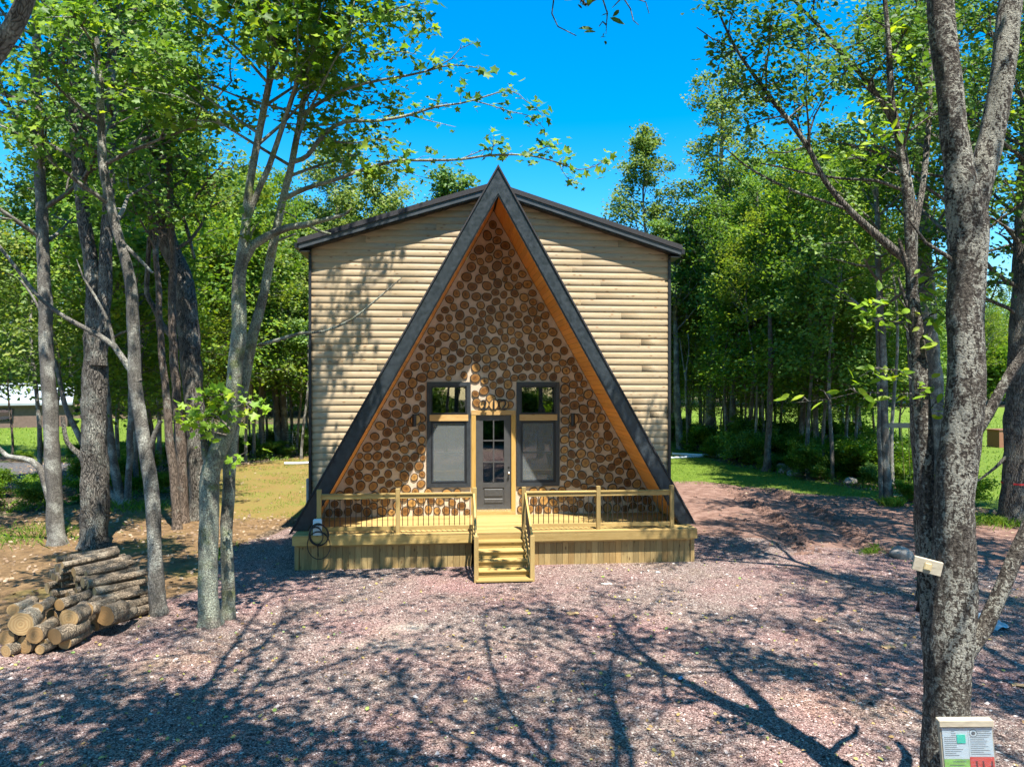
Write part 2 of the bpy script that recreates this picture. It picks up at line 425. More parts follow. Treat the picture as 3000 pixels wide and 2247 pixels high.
def ground_z(x, y):
    u, w = house_uv(x, y)
    z = 0.05 * vnoise(x, y, 0.18, 3.1) + 0.02 * vnoise(x, y, 0.7, 8.0)
    z *= smooth(3.0, 9.0, math.hypot(max(0, abs(u) - 4.5), max(0, abs(w) - 3)) + 1.0)
    # churned soil and wheel ruts to the right of the cabin
    dd = poly_d(x, y, DIRT)
    if dd > -0.6:
        k = smooth(-0.6, 1.2, dd)
        for off in (7.2, 8.9):
            l = (x - off) + 0.42 * (y - 19.0) * -0.35 + 0.25 * math.sin(y * 0.5)
            z += k * (-0.075 * math.exp(-(l / 0.22) ** 2) + 0.085 * math.exp(-((l - 0.42) / 0.16) ** 2) * (0.6 + vnoise(x, y, 2.2, 5)))
        z += k * 0.03 * vnoise(x, y, 3.0, 2.0)
    if y > 45: z += 0.010 * (y - 45) ** 1.0
    if x < -10 and y > 20: z += 0.012 * min(60, (-x - 10))
    return z
def build_ground():
    def axis(fine0, fine1, step, lo, hi):
        a = list(np.arange(fine0, fine1 + 1e-6, step))
        g = step
        x = fine1
        while x < hi: g *= 1.22; x += g; a.append(x)
        g = step; x = fine0
        while x > lo: g *= 1.22; x -= g; a.insert(0, x)
        return np.array(a)
    xs = axis(-17, 17, 0.24, -700, 700); ys = axis(6, 45, 0.24, -120, 900)
    nx, ny = len(xs), len(ys)
    V = np.zeros((ny, nx, 3)); A = {k: np.zeros((ny, nx)) for k in ('gravel', 'dirt', 'moss', 'grass', 'drive', 'soil', 'pale')}
    for j, y in enumerate(ys):
        for i, x in enumerate(xs):
            V[j, i] = (x, y, ground_z(x, y) if abs(x) < 200 and y < 250 else 0.010 * max(0, min(y, 250) - 45))
            if abs(x) < 130 and -40 < y < 130:
                n = 0.7 * vnoise(x, y, 0.55, 11) + 0.35 * vnoise(x, y, 1.7, 4)
                A['gravel'][j, i] = smooth(-0.35, 0.35, poly_d(x, y, GRAVEL) + 0.6 * n)
                A['dirt'][j, i] = smooth(-0.7, 0.7, poly_d(x, y, DIRT) + n)
                A['moss'][j, i] = smooth(-0.8, 0.8, poly_d(x, y, MOSS) + n)
                A['soil'][j, i] = smooth(-0.8, 0.8, poly_d(x, y, SOIL_L) + n)
                A['grass'][j, i] = max(smooth(-0.8, 0.8, poly_d(x, y, GRASS_R) + n), smooth(-1, 1, poly_d(x, y, LAWN_R) + n), smooth(-1, 1, poly_d(x, y, LAWN_L) + n))
                A['pale'][j, i] = 0.9 * math.exp(-((x + 1.75) / 0.42) ** 2 - ((y - 12.45) / 0.16) ** 2) + 0.5 * math.exp(-((x + 1.9) / 0.8) ** 2 - ((y - 11.6) / 0.3) ** 2)
                A['drive'][j, i] = smooth(-0.7, 0.7, poly_d(x, y, DRIVE_L) + n)
    idx = np.arange(nx * ny).reshape(ny, nx)
    F = np.stack([idx[:-1, :-1], idx[:-1, 1:], idx[1:, 1:], idx[1:, :-1]], -1).reshape(-1, 4)
    s = NT('ground_cover'); p = s.pos()
    big = s.noise(p, 0.45, 5, 0.6); mid = s.noise(p, 2.6, 5, 0.65); fine = s.noise(p, 22, 4, 0.7)
    # leaf litter under the trees
    lit_c = s.voro(p, 26, 'F1', "Color")
    sep = s.new("ShaderNodeSeparateColor"); s.L(lit_c, sep.inputs[0])
    litter = s.ramp(sep.outputs[0], [(0.0, (0.030, 0.020, 0.013)), (0.45, (0.085, 0.058, 0.036)), (0.8, (0.17, 0.12, 0.075)), (1.0, (0.30, 0.235, 0.16))])
    litter = s.mix(s.g(big, 0.5, 0.62, 0.0, 0.75), litter, s.ramp(fine, [(0.3, (0.018, 0.05, 0.010)), (0.7, (0.07, 0.14, 0.025))]))
    # gravel
    vc = s.voro(p, 62, 'F1', "Color"); sp = s.new("ShaderNodeSeparateColor"); s.L(vc, sp.inputs[0])
    ve = s.voro(p, 62, 'F1', "Distance")
    grav = s.ramp(sp.outputs[0], [(0.0, (0.030, 0.021, 0.018)), (0.3, (0.135, 0.094, 0.082)), (0.65, (0.27, 0.196, 0.170)), (0.9, (0.39, 0.315, 0.265)), (1.0, (0.52, 0.48, 0.43))])
    sandy = s.noise(p, 0.8, 4, 0.6)
    grav = s.mix(s.g(sandy, 0.60, 0.74, 0.0, 0.6), grav, s.ramp(fine, [(0.3, (0.17, 0.125, 0.085)), (0.7, (0.36, 0.28, 0.20))]))
    grav = s.mix(s.g(big, 0.42, 0.68, 0.0, 0.75), grav, s.mix(1.0, grav, (1.22, 0.88, 0.95), 'MULTIPLY'))
    pale = s.noise(p, 0.33, 3, 0.5)
    grav = s.mix(s.g(pale, 0.55, 0.72, 0.0, 0.5), grav, s.mix(1.0, grav, (1.28, 1.12, 0.82), 'MULTIPLY'))
    # red churned soil, brown soil, moss
    dirt = s.ramp(mid, [(0.30, (0.085, 0.045, 0.034)), (0.46, (0.23, 0.135, 0.10)), (0.7, (0.36, 0.235, 0.185))])
    dirt = s.mix(s.g(fine, 0.45, 0.7, 0, 0.5), dirt, (0.20, 0.12, 0.10))
    soil = s.ramp(s.math('ADD', s.math('MULTIPLY', mid, 0.6), s.math('MULTIPLY', fine, 0.4)), [(0.3, (0.055, 0.034, 0.020)), (0.5, (0.20, 0.125, 0.06)), (0.72, (0.36, 0.23, 0.115))])
    soil = s.mix(s.g(big, 0.52, 0.66, 0.0, 0.6), soil, (0.22, 0.19, 0.045))
    moss = s.ramp(s.math('ADD', s.math('MULTIPLY', big, 0.35), s.math('ADD', s.math('MULTIPLY', mid, 0.35), s.math('MULTIPLY', fine, 0.3))), [(0.32, (0.17, 0.10, 0.04)), (0.44, (0.25, 0.165, 0.055)), (0.55, (0.22, 0.185, 0.05)), (0.66, (0.14, 0.165, 0.032))])
    grass = s.ramp(s.math('ADD', s.math('MULTIPLY', mid, 0.5), s.math('MULTIPLY', fine, 0.5)), [(0.3, (0.07, 0.11, 0.018)), (0.55, (0.14, 0.21, 0.024)), (0.75, (0.25, 0.30, 0.04))])
    drive = s.ramp(sp.outputs[1], [(0.0, (0.05, 0.05, 0.055)), (1.0, (0.17, 0.165, 0.165))])
    jit = s.g(fine, 0.2, 0.8, -0.22, 0.22)
    c = litter
    for nm, cc in (('soil', soil), ('moss', moss), ('grass', grass), ('drive', drive), ('dirt', dirt), ('gravel', grav)):
        f = s.g(s.math('ADD', s.attr(nm), jit), 0.35, 0.65)
        c = s.mix(f, c, cc)
    c = s.mix(s.math('MULTIPLY', s.attr('pale'), s.g(fine, 0.4, 0.55)), c, (0.58, 0.54, 0.44))
    hh = s.math('ADD', s.math('MULTIPLY', s.g(ve, 0.0, 0.6, 1.0, 0.0), 0.6), s.math('MULTIPLY', fine, 0.5))
    s.done(c, 0.92, s.bump(s.math('ADD', hh, s.math('MULTIPLY', mid, 1.2)), 0.9, 0.035), 0.15)
    me = np_mesh('ground', V.reshape(-1, 3), F, [s.m], {k: a.ravel() for k, a in A.items()}, smooth=True)
    o = link('ground', me)
    tag(o, 'gravel yard giving way to soil, grass and leaf litter', kind='structure')
build_ground()

# ---------------------------------------------------------------- the cabin
cabin = empty('a_frame_cabin', (HX, HY, 0), HT)
tag(cabin, 'log sided cabin with black steep A-frame porch gable and cordwood front wall', 'cabin')
W2 = 4.62; AP = 8.49; SL = 1.787; AN = math.atan(SL)       # half width, porch apex above deck, porch slope
RP, RS = 8.40, 0.312                                       # main ridge, main slope
PORCH = 1.66
def hb(x0, x1, y0, y1, h0, h1, name, mat, parent=cabin, bevel=0.0):
    mb = MB(); mb.box(x0, x1, y0, y1, h0 + DZ, h1 + DZ)
    return mb.build(name, mat, parent, bevel=bevel)

# log siding: one board per length, half-round profile, scaled from one mesh
CH = 0.173
def siding_mesh():
    mb = MB(); prof = []
    for i in range(9):
        t = i / 8
        prof.append((-0.008 - 0.032 * max(0.0, math.sin(math.pi * (0.03 + 0.94 * t ** 0.8))) ** 0.5, t * CH))
    n = len(prof)
    vs = [(0, y, z) for y, z in prof] + [(1, y, z) for y, z in prof] + [(0, 0.03, 0), (0, 0.03, CH), (1, 0.03, 0), (1, 0.03, CH)]
    fs = [(i, i + n, i + n + 1, i + 1) for i in range(n - 1)]
    fs += [tuple([2*n] + list(range(n)) + [2*n+1]), tuple([2*n+3] + list(range(2*n-1, n-1, -1)) + [2*n+2])]
    mb.add(vs, fs)
    me = mb.mesh('siding_board', M['siding'])
    for p in me.polygons: p.use_smooth = len(p.vertices) == 4
    return me
SM = siding_mesh()
h = -0.45
rr = random.Random(3)
while h < RP - 0.15:
    hm = h + CH / 2
    for sd in (-1, 1):
        a = min(W2, (RP + 0.04 - (h + CH)) / RS) if h + CH > RP - RS * W2 - 0.2 else W2
        b = max(0.0, (AP - hm) / SL - 0.30)
        b = max(b, 0.02)
        if a - b < 0.12: continue
        cuts = [b]
        if a - b > 1.6 and rr.random() < 0.55: cuts.append(b + (a - b) * rr.uniform(0.25, 0.8))
        cuts.append(a)
        for q in range(len(cuts) - 1):
            x0, x1 = cuts[q] + (0.0015 if q else 0), cuts[q+1]
            if sd < 0: x0, x1 = -x1, -x0
            link('siding_board', SM, cabin, (x0, rr.uniform(-0.001, 0.001), h + DZ), (0, 0, 0), (x1 - x0, 1, 1))
    h += CH

# shell behind the siding, side walls, back wall
mb = MB()
for sd in (-1, 1):
    for z0, z1 in ((-0.75, RP - RS * W2 - 0.05),):
        k = 0; hh = z0
        while hh < z1:
            t0, t1 = hh, min(z1, hh + CH)
            x = sd * (W2 - 0.02)
            mb.box(min(x, x - sd * 0.12), max(x, x - sd * 0.12), 0.03, 9.0, t0 + DZ, t1 + DZ - 0.012)
            hh += CH
mb.build('side_wall', M['siding'], cabin)
mb = MB(); mb.prism([(-W2 + .15, 0.05), (W2 - .15, 0.05), (W2 - .15, RP - RS * W2 + DZ), (0, RP - 0.15 + DZ), (-W2 + .15, RP - RS * W2 + DZ)], 8.85, 9.0)
mb.build('back_wall', M['siding'], cabin)
for sd in (-1, 1):
    o = hb(sd * W2 - 0.07 * (sd < 0) + 0.0, sd * W2 + 0.07 * (sd > 0), -0.065, 0.10, -0.72, RP - RS * W2 - 0.10, 'corner_trim', M['gutter'])
hb(-W2 + 0.01, W2 - 0.01, 0.032, 0.10, -0.74, -0.45, 'foundation', plain('grey_foundation', (0.3, 0.29, 0.28), 0.9, 0.2, 6))

# main roof
M['rake'] = plain('slate_grey_metal_fascia', (0.055, 0.064, 0.072), 0.38, 0.15, 4)
OV = 0.30; EV = 0.26
for sd in (-1, 1):
    xe = W2 + EV
    mb = MB(); zt = lambda x: RP + DZ - RS * abs(x)
    pl = [(0, zt(0)), (sd * xe, zt(xe)), (sd * xe, zt(xe) + 0.10), (0, zt(0) + 0.10)]
    if sd < 0: pl = pl[::-1]
    mb.prism(pl, -OV, 9.3); mb.build('roof', M['shingle'], cabin)
    mb = MB(); pl = [(0, zt(0) - 0.125), (sd * xe, zt(xe) - 0.125), (sd * xe, zt(xe) + 0.005), (0, zt(0) + 0.005)]
    if sd < 0: pl = pl[::-1]
    mb.prism(pl, -OV - 0.025, -OV - 0.001); mb.build('rake_fascia', M['rake'], cabin)
    mb = MB(); pl = [(0, zt(0) + 0.008), (sd * (xe + .03), zt(xe) - 0.002), (sd * (xe + .03), zt(xe) + 0.125), (0, zt(0) + 0.133)]
    if sd < 0: pl = pl[::-1]
    mb.prism(pl, -OV - 0.055, -OV - 0.027); mb.build('drip_edge', M['shingle'], cabin)
    # vented soffit: narrow panels under the overhang
    n = 26
    for k in range(n):
        x0, x1 = xe * k / n + 0.01, xe * (k + 1) / n
        mb = MB(); pl = [(sd * x0, zt(x0) - 0.155), (sd * x1, zt(x1) - 0.155), (sd * x1, zt(x1) - 0.13 - 0.012 * (k % 2)), (sd * x0, zt(x0) - 0.13 - 0.012 * (k % 2))]
        if sd < 0: pl = pl[::-1]
        mb.prism(pl, -OV, 0.02); mb.build('soffit_panel', M['trim'], cabin)
    mb = MB(); mb.box(min(sd * xe, sd * (xe + 0.11)), max(sd * xe, sd * (xe + 0.11)), -OV, 9.3, zt(xe) - 0.10, zt(xe) + 0.03)
    mb.build('gutter', M['gutter'], cabin)
    mb = MB(); mb.box(min(sd * (W2 - .0), sd * xe), max(sd * (W2 - .0), sd * xe), -OV + .005, 9.2, zt(xe) - 0.19, zt(xe) - 0.162)
    mb.build('eave_soffit', M['trim'], cabin)

# porch A-frame: roof slabs, black fascia boards, orange plank lining
ca, sa = math.cos(AN), math.sin(AN)
def strip(off0, off1, sd, y0, y1, hbot=0.0, extra=0.0):
    """band between two perpendicular offsets inside the outer slope line"""
    def x_at(h, off): return (AP - off / ca - h) / SL
    pl = [(sd * x_at(hbot, off1), hbot + DZ), (sd * x_at(hbot, off0), hbot + DZ), (0, AP - off0 / ca + DZ), (0, AP - off1 / ca + DZ)]
    if sd < 0: pl = pl[::-1]
    mb = MB(); mb.prism(pl, y0, y1); return mb
for sd in (-1, 1):
    strip(0.0, 0.27, sd, -PORCH, 0.06, 0.012).build('porch_roof', M['shingle'], cabin)
    strip(-0.035, -0.002, sd, -PORCH - 0.075, 0.06, -0.06 if sd < 0 else 0.006).build('porch_shingle_edge', M['shingle'], cabin)
    strip(0.004, 0.292, sd, -PORCH - 0.045, -PORCH - 0.002, 0.008).build('porch_fascia', M['black'], cabin)
    strip(0.294, 0.324, sd, -PORCH - 0.030, -PORCH - 0.002, 0.008).build('fascia_edge_trim', M['trim'], cabin)
    pw = 0.132
    mb = MB(); mb.box(0, pw - 0.005, 0, PORCH + 0.03, 0, 0.014)
    me = mb.mesh('soffit_plank', M['soffit'], bevel=0.003)
    off = 0.290
    L = (AP - off / ca) / sa
    n = int(L / pw)
    for k in range(n):
        t = 0.05 + k * pw
        x = t * ca; z = AP - off / ca - t * sa
        # local x runs down the slope, local z points outwards
        link('soffit_plank', me, cabin, (sd * x, -PORCH + 0.002, z + DZ), (0, AN if sd > 0 else math.pi - AN, 0), (1, 1, 1 if sd > 0 else -1))

# cordwood wall: mortar with window and door openings
IN = 7.87
hw = lambda h: (IN - h) / SL
WX0, WX1, WH0, WH1 = 0.61, 1.705, 0.745, 3.42
mb = MB()
def tri(pl): mb.prism([(x, z + DZ) for x, z in pl], 0.0, 0.22)
tri([(-hw(WH1), WH1), (hw(WH1), WH1), (0, IN)])
for sd in (-1, 1):
    def q(pl): tri([(sd * x, z) for x, z in (pl if sd > 0 else pl[::-1])])
    q([(WX1, WH0), (hw(WH0), WH0), (hw(WH1), WH1), (WX1, WH1)])
    q([(0.52, 0.0), (hw(0), 0.0), (hw(WH0), WH0), (0.52, WH0)])
    q([(0.52, WH0), (WX0, WH0), (WX0, WH1), (0.52, WH1)])
tri([(-0.52, 2.62), (0.52, 2.62), (0.52, WH1), (-0.52, WH1)])
mb.build('mortar_wall', M['mortar'], cabin)

# log rounds: packed circles of uneven size
def round_mesh(seed, sides=13):
    r_ = random.Random(seed); V = []; RR = []; F = []; mi = []
    pr = [1 + 0.07 * math.sin(2 * math.pi * k / sides * 2 + seed) + r_.uniform(-0.045, 0.045) for k in range(sides)]
    V.append((0, -1.0, 0)); RR.append(0)
    for rad, y, rv in ((0.83, -1.0, 0.86), (0.87, -0.90, 1.0), (1.0, -0.88, 1.0), (1.02, 0.0, 1.0)):
        for k in range(sides):
            a = 2 * math.pi * k / sides
            V.append((pr[k] * rad * math.cos(a), y, pr[k] * rad * math.sin(a))); RR.append(rv)
    for k in range(sides):
        k2 = (k + 1) % sides
        F.append((0, 1 + k, 1 + k2)); mi.append(0)
        for ring in range(3):
            a0 = 1 + ring * sides; b0 = a0 + sides
            F.append((a0 + k, b0 + k, b0 + k2, a0 + k2)); mi.append(1)
    return V, F, mi, RR
ROUND_SRC = [round_mesh(i) for i in range(8)]
ROUNDS = []
for V_, F_, mi_, RR_ in ROUND_SRC:
    me = bpy.data.meshes.new('log_round'); me.from_pydata(V_, [], F_)
    me.materials.append(M['logend']); me.materials.append(M['bark_rim'])
    me.polygons.foreach_set("material_index", mi_)
    at_ = me.attributes.new('rr', 'FLOAT', 'POINT'); at_.data.foreach_set("value", RR_)
    at_ = me.attributes.new('hue', 'FLOAT', 'POINT'); at_.data.foreach_set("value", [0.0] * len(RR_))
    me.update(); ROUNDS.append(me)
def pack():
    rg = np.random.default_rng(21)
    C = np.zeros((1400, 3)); n = 0
    boxes = [(-1.735, -0.58, 0.715, 3.45), (0.58, 1.735, 0.715, 3.45), (-0.60, 0.60, -0.1, 2.72)]
    for stage, (rmin, tries) in enumerate(((0.105, 9000), (0.095, 12000), (0.082, 14000), (0.070, 16000), (0.060, 12000))):
        for _ in range(tries):
            h_ = 7.45 * (1 - math.sqrt(1 - rg.random())) if stage < 9 else 0
            u = rg.uniform(-1, 1) * hw(h_)
            if rg.random() < 0.12: h_ = rg.uniform(0.1, 0.17)
            rmax = rg.uniform(max(0.088, rmin), 0.128)
            d = min((IN - 0.06 - h_ - abs(u) * SL) * ca, h_ - 0.005)
            for x0, x1, z0, z1 in boxes:
                dx = max(x0 - u, 0, u - x1); dz = max(z0 - h_, 0, h_ - z1)
                d = min(d, math.hypot(dx, dz))
            d -= 0.012
            if d < rmin: continue
            if n:
                d = min(d, float((np.hypot(C[:n, 0] - u, C[:n, 1] - h_) - C[:n, 2]).min()) - 0.019)
            r_ = min(d, rmax)
            if r_ >= rmin: C[n] = (u, h_, r_); n += 1
    C = C[:n]
    # let the circles jostle and swell until they nearly touch
    def room(u, h_, i):
        d = min((IN - 0.05 - h_ - abs(u) * SL) * ca, h_ - 0.002)
        for x0, x1, z0, z1 in boxes:
            d = min(d, math.hypot(max(x0 - u, 0, u - x1), max(z0 - h_, 0, h_ - z1)))
        q = np.hypot(C[:, 0] - u, C[:, 1] - h_) - C[:, 2]; q[i] = 9
        return min(d - 0.006, float(q.min()) - 0.017)
    for it in range(9):
        for i in rg.permutation(len(C)):
            best = (room(C[i, 0], C[i, 1], i), C[i, 0], C[i, 1])
            for _ in range(5):
                u, h_ = C[i, 0] + rg.normal(0, 0.022), C[i, 1] + rg.normal(0, 0.022)
                q = room(u, h_, i)
                if q > best[0]: best = (q, u, h_)
            cap = (0.106, 0.116, 0.126, 0.098)[i % 4]
            if best[0] > 0.03: C[i] = (best[1], best[2], min(best[0], cap))
    return C
PK = pack()
PK = PK[np.argsort(-PK[:, 2])]
rr = random.Random(9)
rest_v = []; rest_f = []; rest_m = []; rest_r = []; rest_h = []
for i, (u, h_, r_) in enumerate(PK):
    k = rr.randrange(8); ang = rr.uniform(0, 6.28); pro = rr.uniform(0.022, 0.048)
    if i < 300:
        link('log_round', ROUNDS[k], cabin, (u, 0.004, h_ + DZ), (0, ang, 0), (r_ * 1.06, pro, r_ * rr.uniform(0.97, 1.05)))
    else:
        V_, F_, mi_, RR_ = ROUND_SRC[k]; n0 = len(rest_v); c_, s_ = math.cos(ang), math.sin(ang)
        rest_v += [(u + r_ * (x * c_ - z * s_), 0.004 + y * pro, h_ + DZ + r_ * (x * s_ + z * c_)) for x, y, z in V_]
        rest_f += [tuple(n0 + j for j in f) for f in F_]; rest_m += mi_; rest_r += RR_; rest_h += [rr.random()] * len(V_)
if rest_v:
    me = bpy.data.meshes.new('log_rounds'); me.from_pydata(rest_v, [], rest_f)
    me.materials.append(M['logend']); me.materials.append(M['bark_rim']); me.polygons.foreach_set("material_index", rest_m)
    at_ = me.attributes.new('rr', 'FLOAT', 'POINT'); at_.data.foreach_set("value", rest_r)
    at_ = me.attributes.new('hue', 'FLOAT', 'POINT'); at_.data.foreach_set("value", rest_h)
    o = link('log_rounds', me, cabin); o["kind"] = "stuff"
print("cordwood rounds", len(PK))

# windows: tall casing, fixed transom above a wood band, screened sash below
def frame_mb(x0, x1, z0, z1, wdt, y0, y1):
    mb = MB()
    mb.box(x0, x0 + wdt, y0, y1, z0 + DZ, z1 + DZ); mb.box(x1 - wdt, x1, y0, y1, z0 + DZ, z1 + DZ)
    mb.box(x0 + wdt, x1 - wdt, y0, y1, z0 + DZ, z0 + wdt + DZ); mb.box(x0 + wdt, x1 - wdt, y0, y1, z1 - wdt + DZ, z1 + DZ)
    return mb
for sd in (-1, 1):
    x0, x1 = (-1.722, -0.594) if sd < 0 else (0.594, 1.722)
    win = frame_mb(x0, x1, 0.726, 3.438, 0.105, -0.052, 0.10).build('window', M['trim2'], cabin)
    def sub(mb, nm, mat, par=win): return mb.build(nm, mat, par)
    sub(frame_mb(x0 + 0.107, x1 - 0.107, 2.61, 3.331, 0.035, -0.030, 0.09), 'frame', M['trim'])
    mb = MB(); mb.box(x0 + 0.143, x1 - 0.143, 0.012, 0.016, 2.646 + DZ, 3.295 + DZ); sub(mb, 'pane', M['glass'])
    mb = MB(); mb.box(x0 + 0.075, x1 - 0.065, -0.070, -0.0535, 2.437 + DZ, 2.598 + DZ); sub(mb, 'wood_band', M['band'])
    mb = MB(); mb.box(x0 + 0.107, x1 - 0.107, -0.02, 0.09, 2.425 + DZ, 2.608 + DZ); sub(mb, 'mullion', M['trim'])
    sub(frame_mb(x0 + 0.107, x1 - 0.107, 0.833, 2.423, 0.028, -0.038, 0.09), 'frame', M['trim'])
    sub(frame_mb(x0 + 0.137, x1 - 0.137, 0.863, 2.393, 0.032, -0.020, 0.05), 'sash', M['trim2'])
    mb = MB(); mb.box(x0 + 0.170, x1 - 0.170, -0.010, 0.045, 1.585 + DZ, 1.622 + DZ); sub(mb, 'meeting_rail', M['trim2'])
    mb = MB(); mb.box(x0 + 0.170, x1 - 0.170, 0.032, 0.036, 0.896 + DZ, 1.584 + DZ); sub(mb, 'pane', M['glass'])
    mb = MB(); mb.box(x0 + 0.170, x1 - 0.170, 0.036, 0.040, 1.623 + DZ, 2.360 + DZ); sub(mb, 'pane', M['glass'])
    mb = MB(); mb.box(x0 + 0.170, x1 - 0.170, -0.0165, -0.0145, 0.896 + DZ, 2.360 + DZ); sub(mb, 'insect_screen', M['screen'])

# door
DX = 0.457
mb = MB()
def rail(x0, x1, z0, z1, y0=0.02, y1=0.065): mb.box(x0, x1, y0, y1, z0 + DZ, z1 + DZ)
rail(-DX, -0.275, 0.15, 2.58); rail(0.275, DX, 0.15, 2.58)
rail(-0.275, 0.275, 2.44, 2.58); rail(-0.275, 0.275, 0.70, 0.832); rail(-0.275, 0.275, 0.15, 0.24)
rail(-0.275, 0.275, 0.24, 0.70, 0.042, 0.060)
door = mb.build('door', M['door'], cabin)
for z0, z1 in ((0.30, 0.405), (0.47, 0.66)):
    mb = MB(); mb.box(-0.24, 0.24, 0.026, 0.0415, z0 + DZ, z1 + DZ); mb.build('door_panel', M['door'], door, bevel=0.008)
mb = MB()
for z in (1.364, 1.919): mb.box(-0.274, 0.274, 0.008, 0.06, z - 0.017 + DZ, z + 0.017 + DZ)
mb.build('muntin', M['door'], door)
for za, zb in ((0.834, 1.345), (1.383, 1.900), (1.938, 2.438)):
    mb = MB(); mb.box(-0.016, 0.016, 0.010, 0.058, za + DZ, zb + DZ); mb.build('muntin', M['door'], door)
    for xa, xb in ((-0.274, -0.017), (0.017, 0.274)):
        mb = MB(); mb.box(xa, xb, 0.032, 0.036, za + DZ, zb + DZ); mb.build('pane', M['glass'], door)
mb = MB()
V_, F_ = tube_np([(0.395, 0.019, 1.075 + DZ), (0.395, -0.03, 1.075 + DZ)], [0.018, 0.014], 12); mb.add(V_, F_)
prof = [(-0.026, 0.014), (-0.034, 0.027), (-0.05, 0.031), (-0.064, 0.024), (-0.069, 0.004)]
V_, F_ = tube_np([(0.395, y, 1.075 + DZ) for y, _ in prof], [r for _, r in prof], 14); mb.add(V_, F_)
mb.build('door_knob', M['metal'], door, smooth=True)
mb = MB(); V_, F_ = tube_np([(0.395, 0.0195, 1.22 + DZ), (0.395, 0.012, 1.22 + DZ)], [0.027, 0.025], 14); mb.add(V_, F_)
mb.build('bolt_hole', M['rubber'], door)
for x0, x1 in ((-0.577, -DX - 0.004), (DX + 0.004, 0.570)):
    hb(x0, x1, -0.035, 0.09, 0.10, 2.585, 'door_casing', M['casing'])
hb(-0.579, 0.572, -0.040, 0.09, 2.587, 2.705, 'head_casing', M['band'])
hb(-0.577, 0.570, -0.055, 0.10, 0.002, 0.098, 'door_step', M['deck'])
hb(-DX, DX, -0.028, 0.10, 0.1005, 0.147, 'threshold', M['metal'])

# porch lamps on wooden discs, and the house number
PALE_R = []
s = NT('pale_log_slice'); r = s.attr('rr'); n = s.noise(s.pos(), 22, 4); ring = s.math('SINE', s.math('ADD', s.math('MULTIPLY', r, 40.0), s.math('MULTIPLY', n, 8.0)))
M['slice'] = s.done(s.mix(s.g(ring, -1, 1, 0, 0.4), (0.55, 0.33, 0.12), (0.36, 0.18, 0.055)), 0.5)
for me_ in ROUNDS:
    q_ = me_.copy(); q_.materials[0] = M['slice']; PALE_R.append(q_)
def disc(nm, x, hh, r, y, parent=cabin, thick=0.03):
    return link(nm, PALE_R[rr.randrange(8)], parent, (x, y, hh + DZ), (0, rr.uniform(0, 6), 0), (r, thick, r))
for sd in (-1, 1):
    x, hh = sd * 2.038 + (0.02 if sd > 0 else 0), 2.46
    lamp = MB(); V_, F_ = tube_np([(x, -0.115, hh - 0.16 + DZ), (x, -0.115, hh + 0.16 + DZ)], [0.054, 0.054], 20); lamp.add(V_, F_)
    lamp.box(x - 0.03, x + 0.03, -0.075, -0.036, hh - 0.06 + DZ, hh + 0.06 + DZ)
    lo = lamp.build('wall_lamp', M['trim'], cabin)
    disc('wood_round', x - sd * 0.0 + 0.03, hh + 0.01, 0.145, -0.022, lo)
def glyph(ch, size):
    cu = bpy.data.curves.new('digit', 'FONT'); cu.body = ch; cu.size = size; cu.extrude = 0.012; cu.align_x = 'CENTER'; cu.resolution_u = 4
    cu.offset = 0.002
    tmp = bpy.data.objects.new('digit_tmp', cu); COL.objects.link(tmp)
    dg = bpy.context.evaluated_depsgraph_get()
    me = bpy.data.meshes.new_from_object(tmp.evaluated_get(dg))
    bpy.data.objects.remove(tmp); me.materials.clear(); me.materials.append(M['trim']); return me
for ch, x in (('2', -0.252), ('1', 0.0), ('2', 0.262)):
    d = disc('wood_round', x, 2.853, 0.135, -0.03, cabin, 0.035)
    g = link('house_number', glyph(ch, 0.36), cabin, (x, -0.095, 2.853 - 0.125 + DZ), (math.pi / 2, 0, 0))

# a dark room behind the glass
mb = MB(); x0, x1, y0, y1, z0, z1 = -3.9, 3.9, 0.23, 6.0, 0.02 + DZ, 3.6 + DZ
mb.add([(x0,y0,z0),(x1,y0,z0),(x1,y1,z0),(x0,y1,z0),(x0,y0,z1),(x1,y0,z1),(x1,y1,z1),(x0,y1,z1)],
       [(0,1,2,3),(4,7,6,5),(1,5,6,2),(2,6,7,3),(3,7,4,0)])
mb.build('room', M['room'], cabin)

# ---------------------------------------------------------------- the deck
deck = empty('front_deck', (HX, HY, 0), HT)
tag(deck, 'yellow treated pine deck with black baluster railing and central stairs', 'deck')
def db(x0, x1, w0, w1, h0, h1, name, mat=None, bevel=0.004):
    mb = MB(); mb.box(x0, x1, -w1, -w0, h0 + DZ, h1 + DZ)
    return mb.build(name, mat or M['deck'], deck, bevel=bevel)
BD = 4.645; DW = 2.23
nb = 16; bw = DW / nb
rr = random.Random(5)
bmesh_board = {}
for k in range(nb):
    c = [-BD, rr.uniform(-2.2, -0.6) if k % 2 else rr.uniform(0.6, 2.2), BD]
    for q in range(2):
        db(c[q] + 0.002, c[q+1] - 0.002, k * bw + 0.003, (k + 1) * bw - 0.003, -0.034, rr.uniform(-0.0015, 0.0015), 'deck_board', None, 0.003)
db(-BD, -0.63, DW - 0.045, DW - 0.006, -0.225, -0.036, 'rim_board'); db(0.63, BD, DW - 0.045, DW - 0.006, -0.225, -0.036, 'rim_board')
db(-0.628, 0.628, DW - 0.045, DW - 0.006, -0.150, -0.036, 'rim_board')
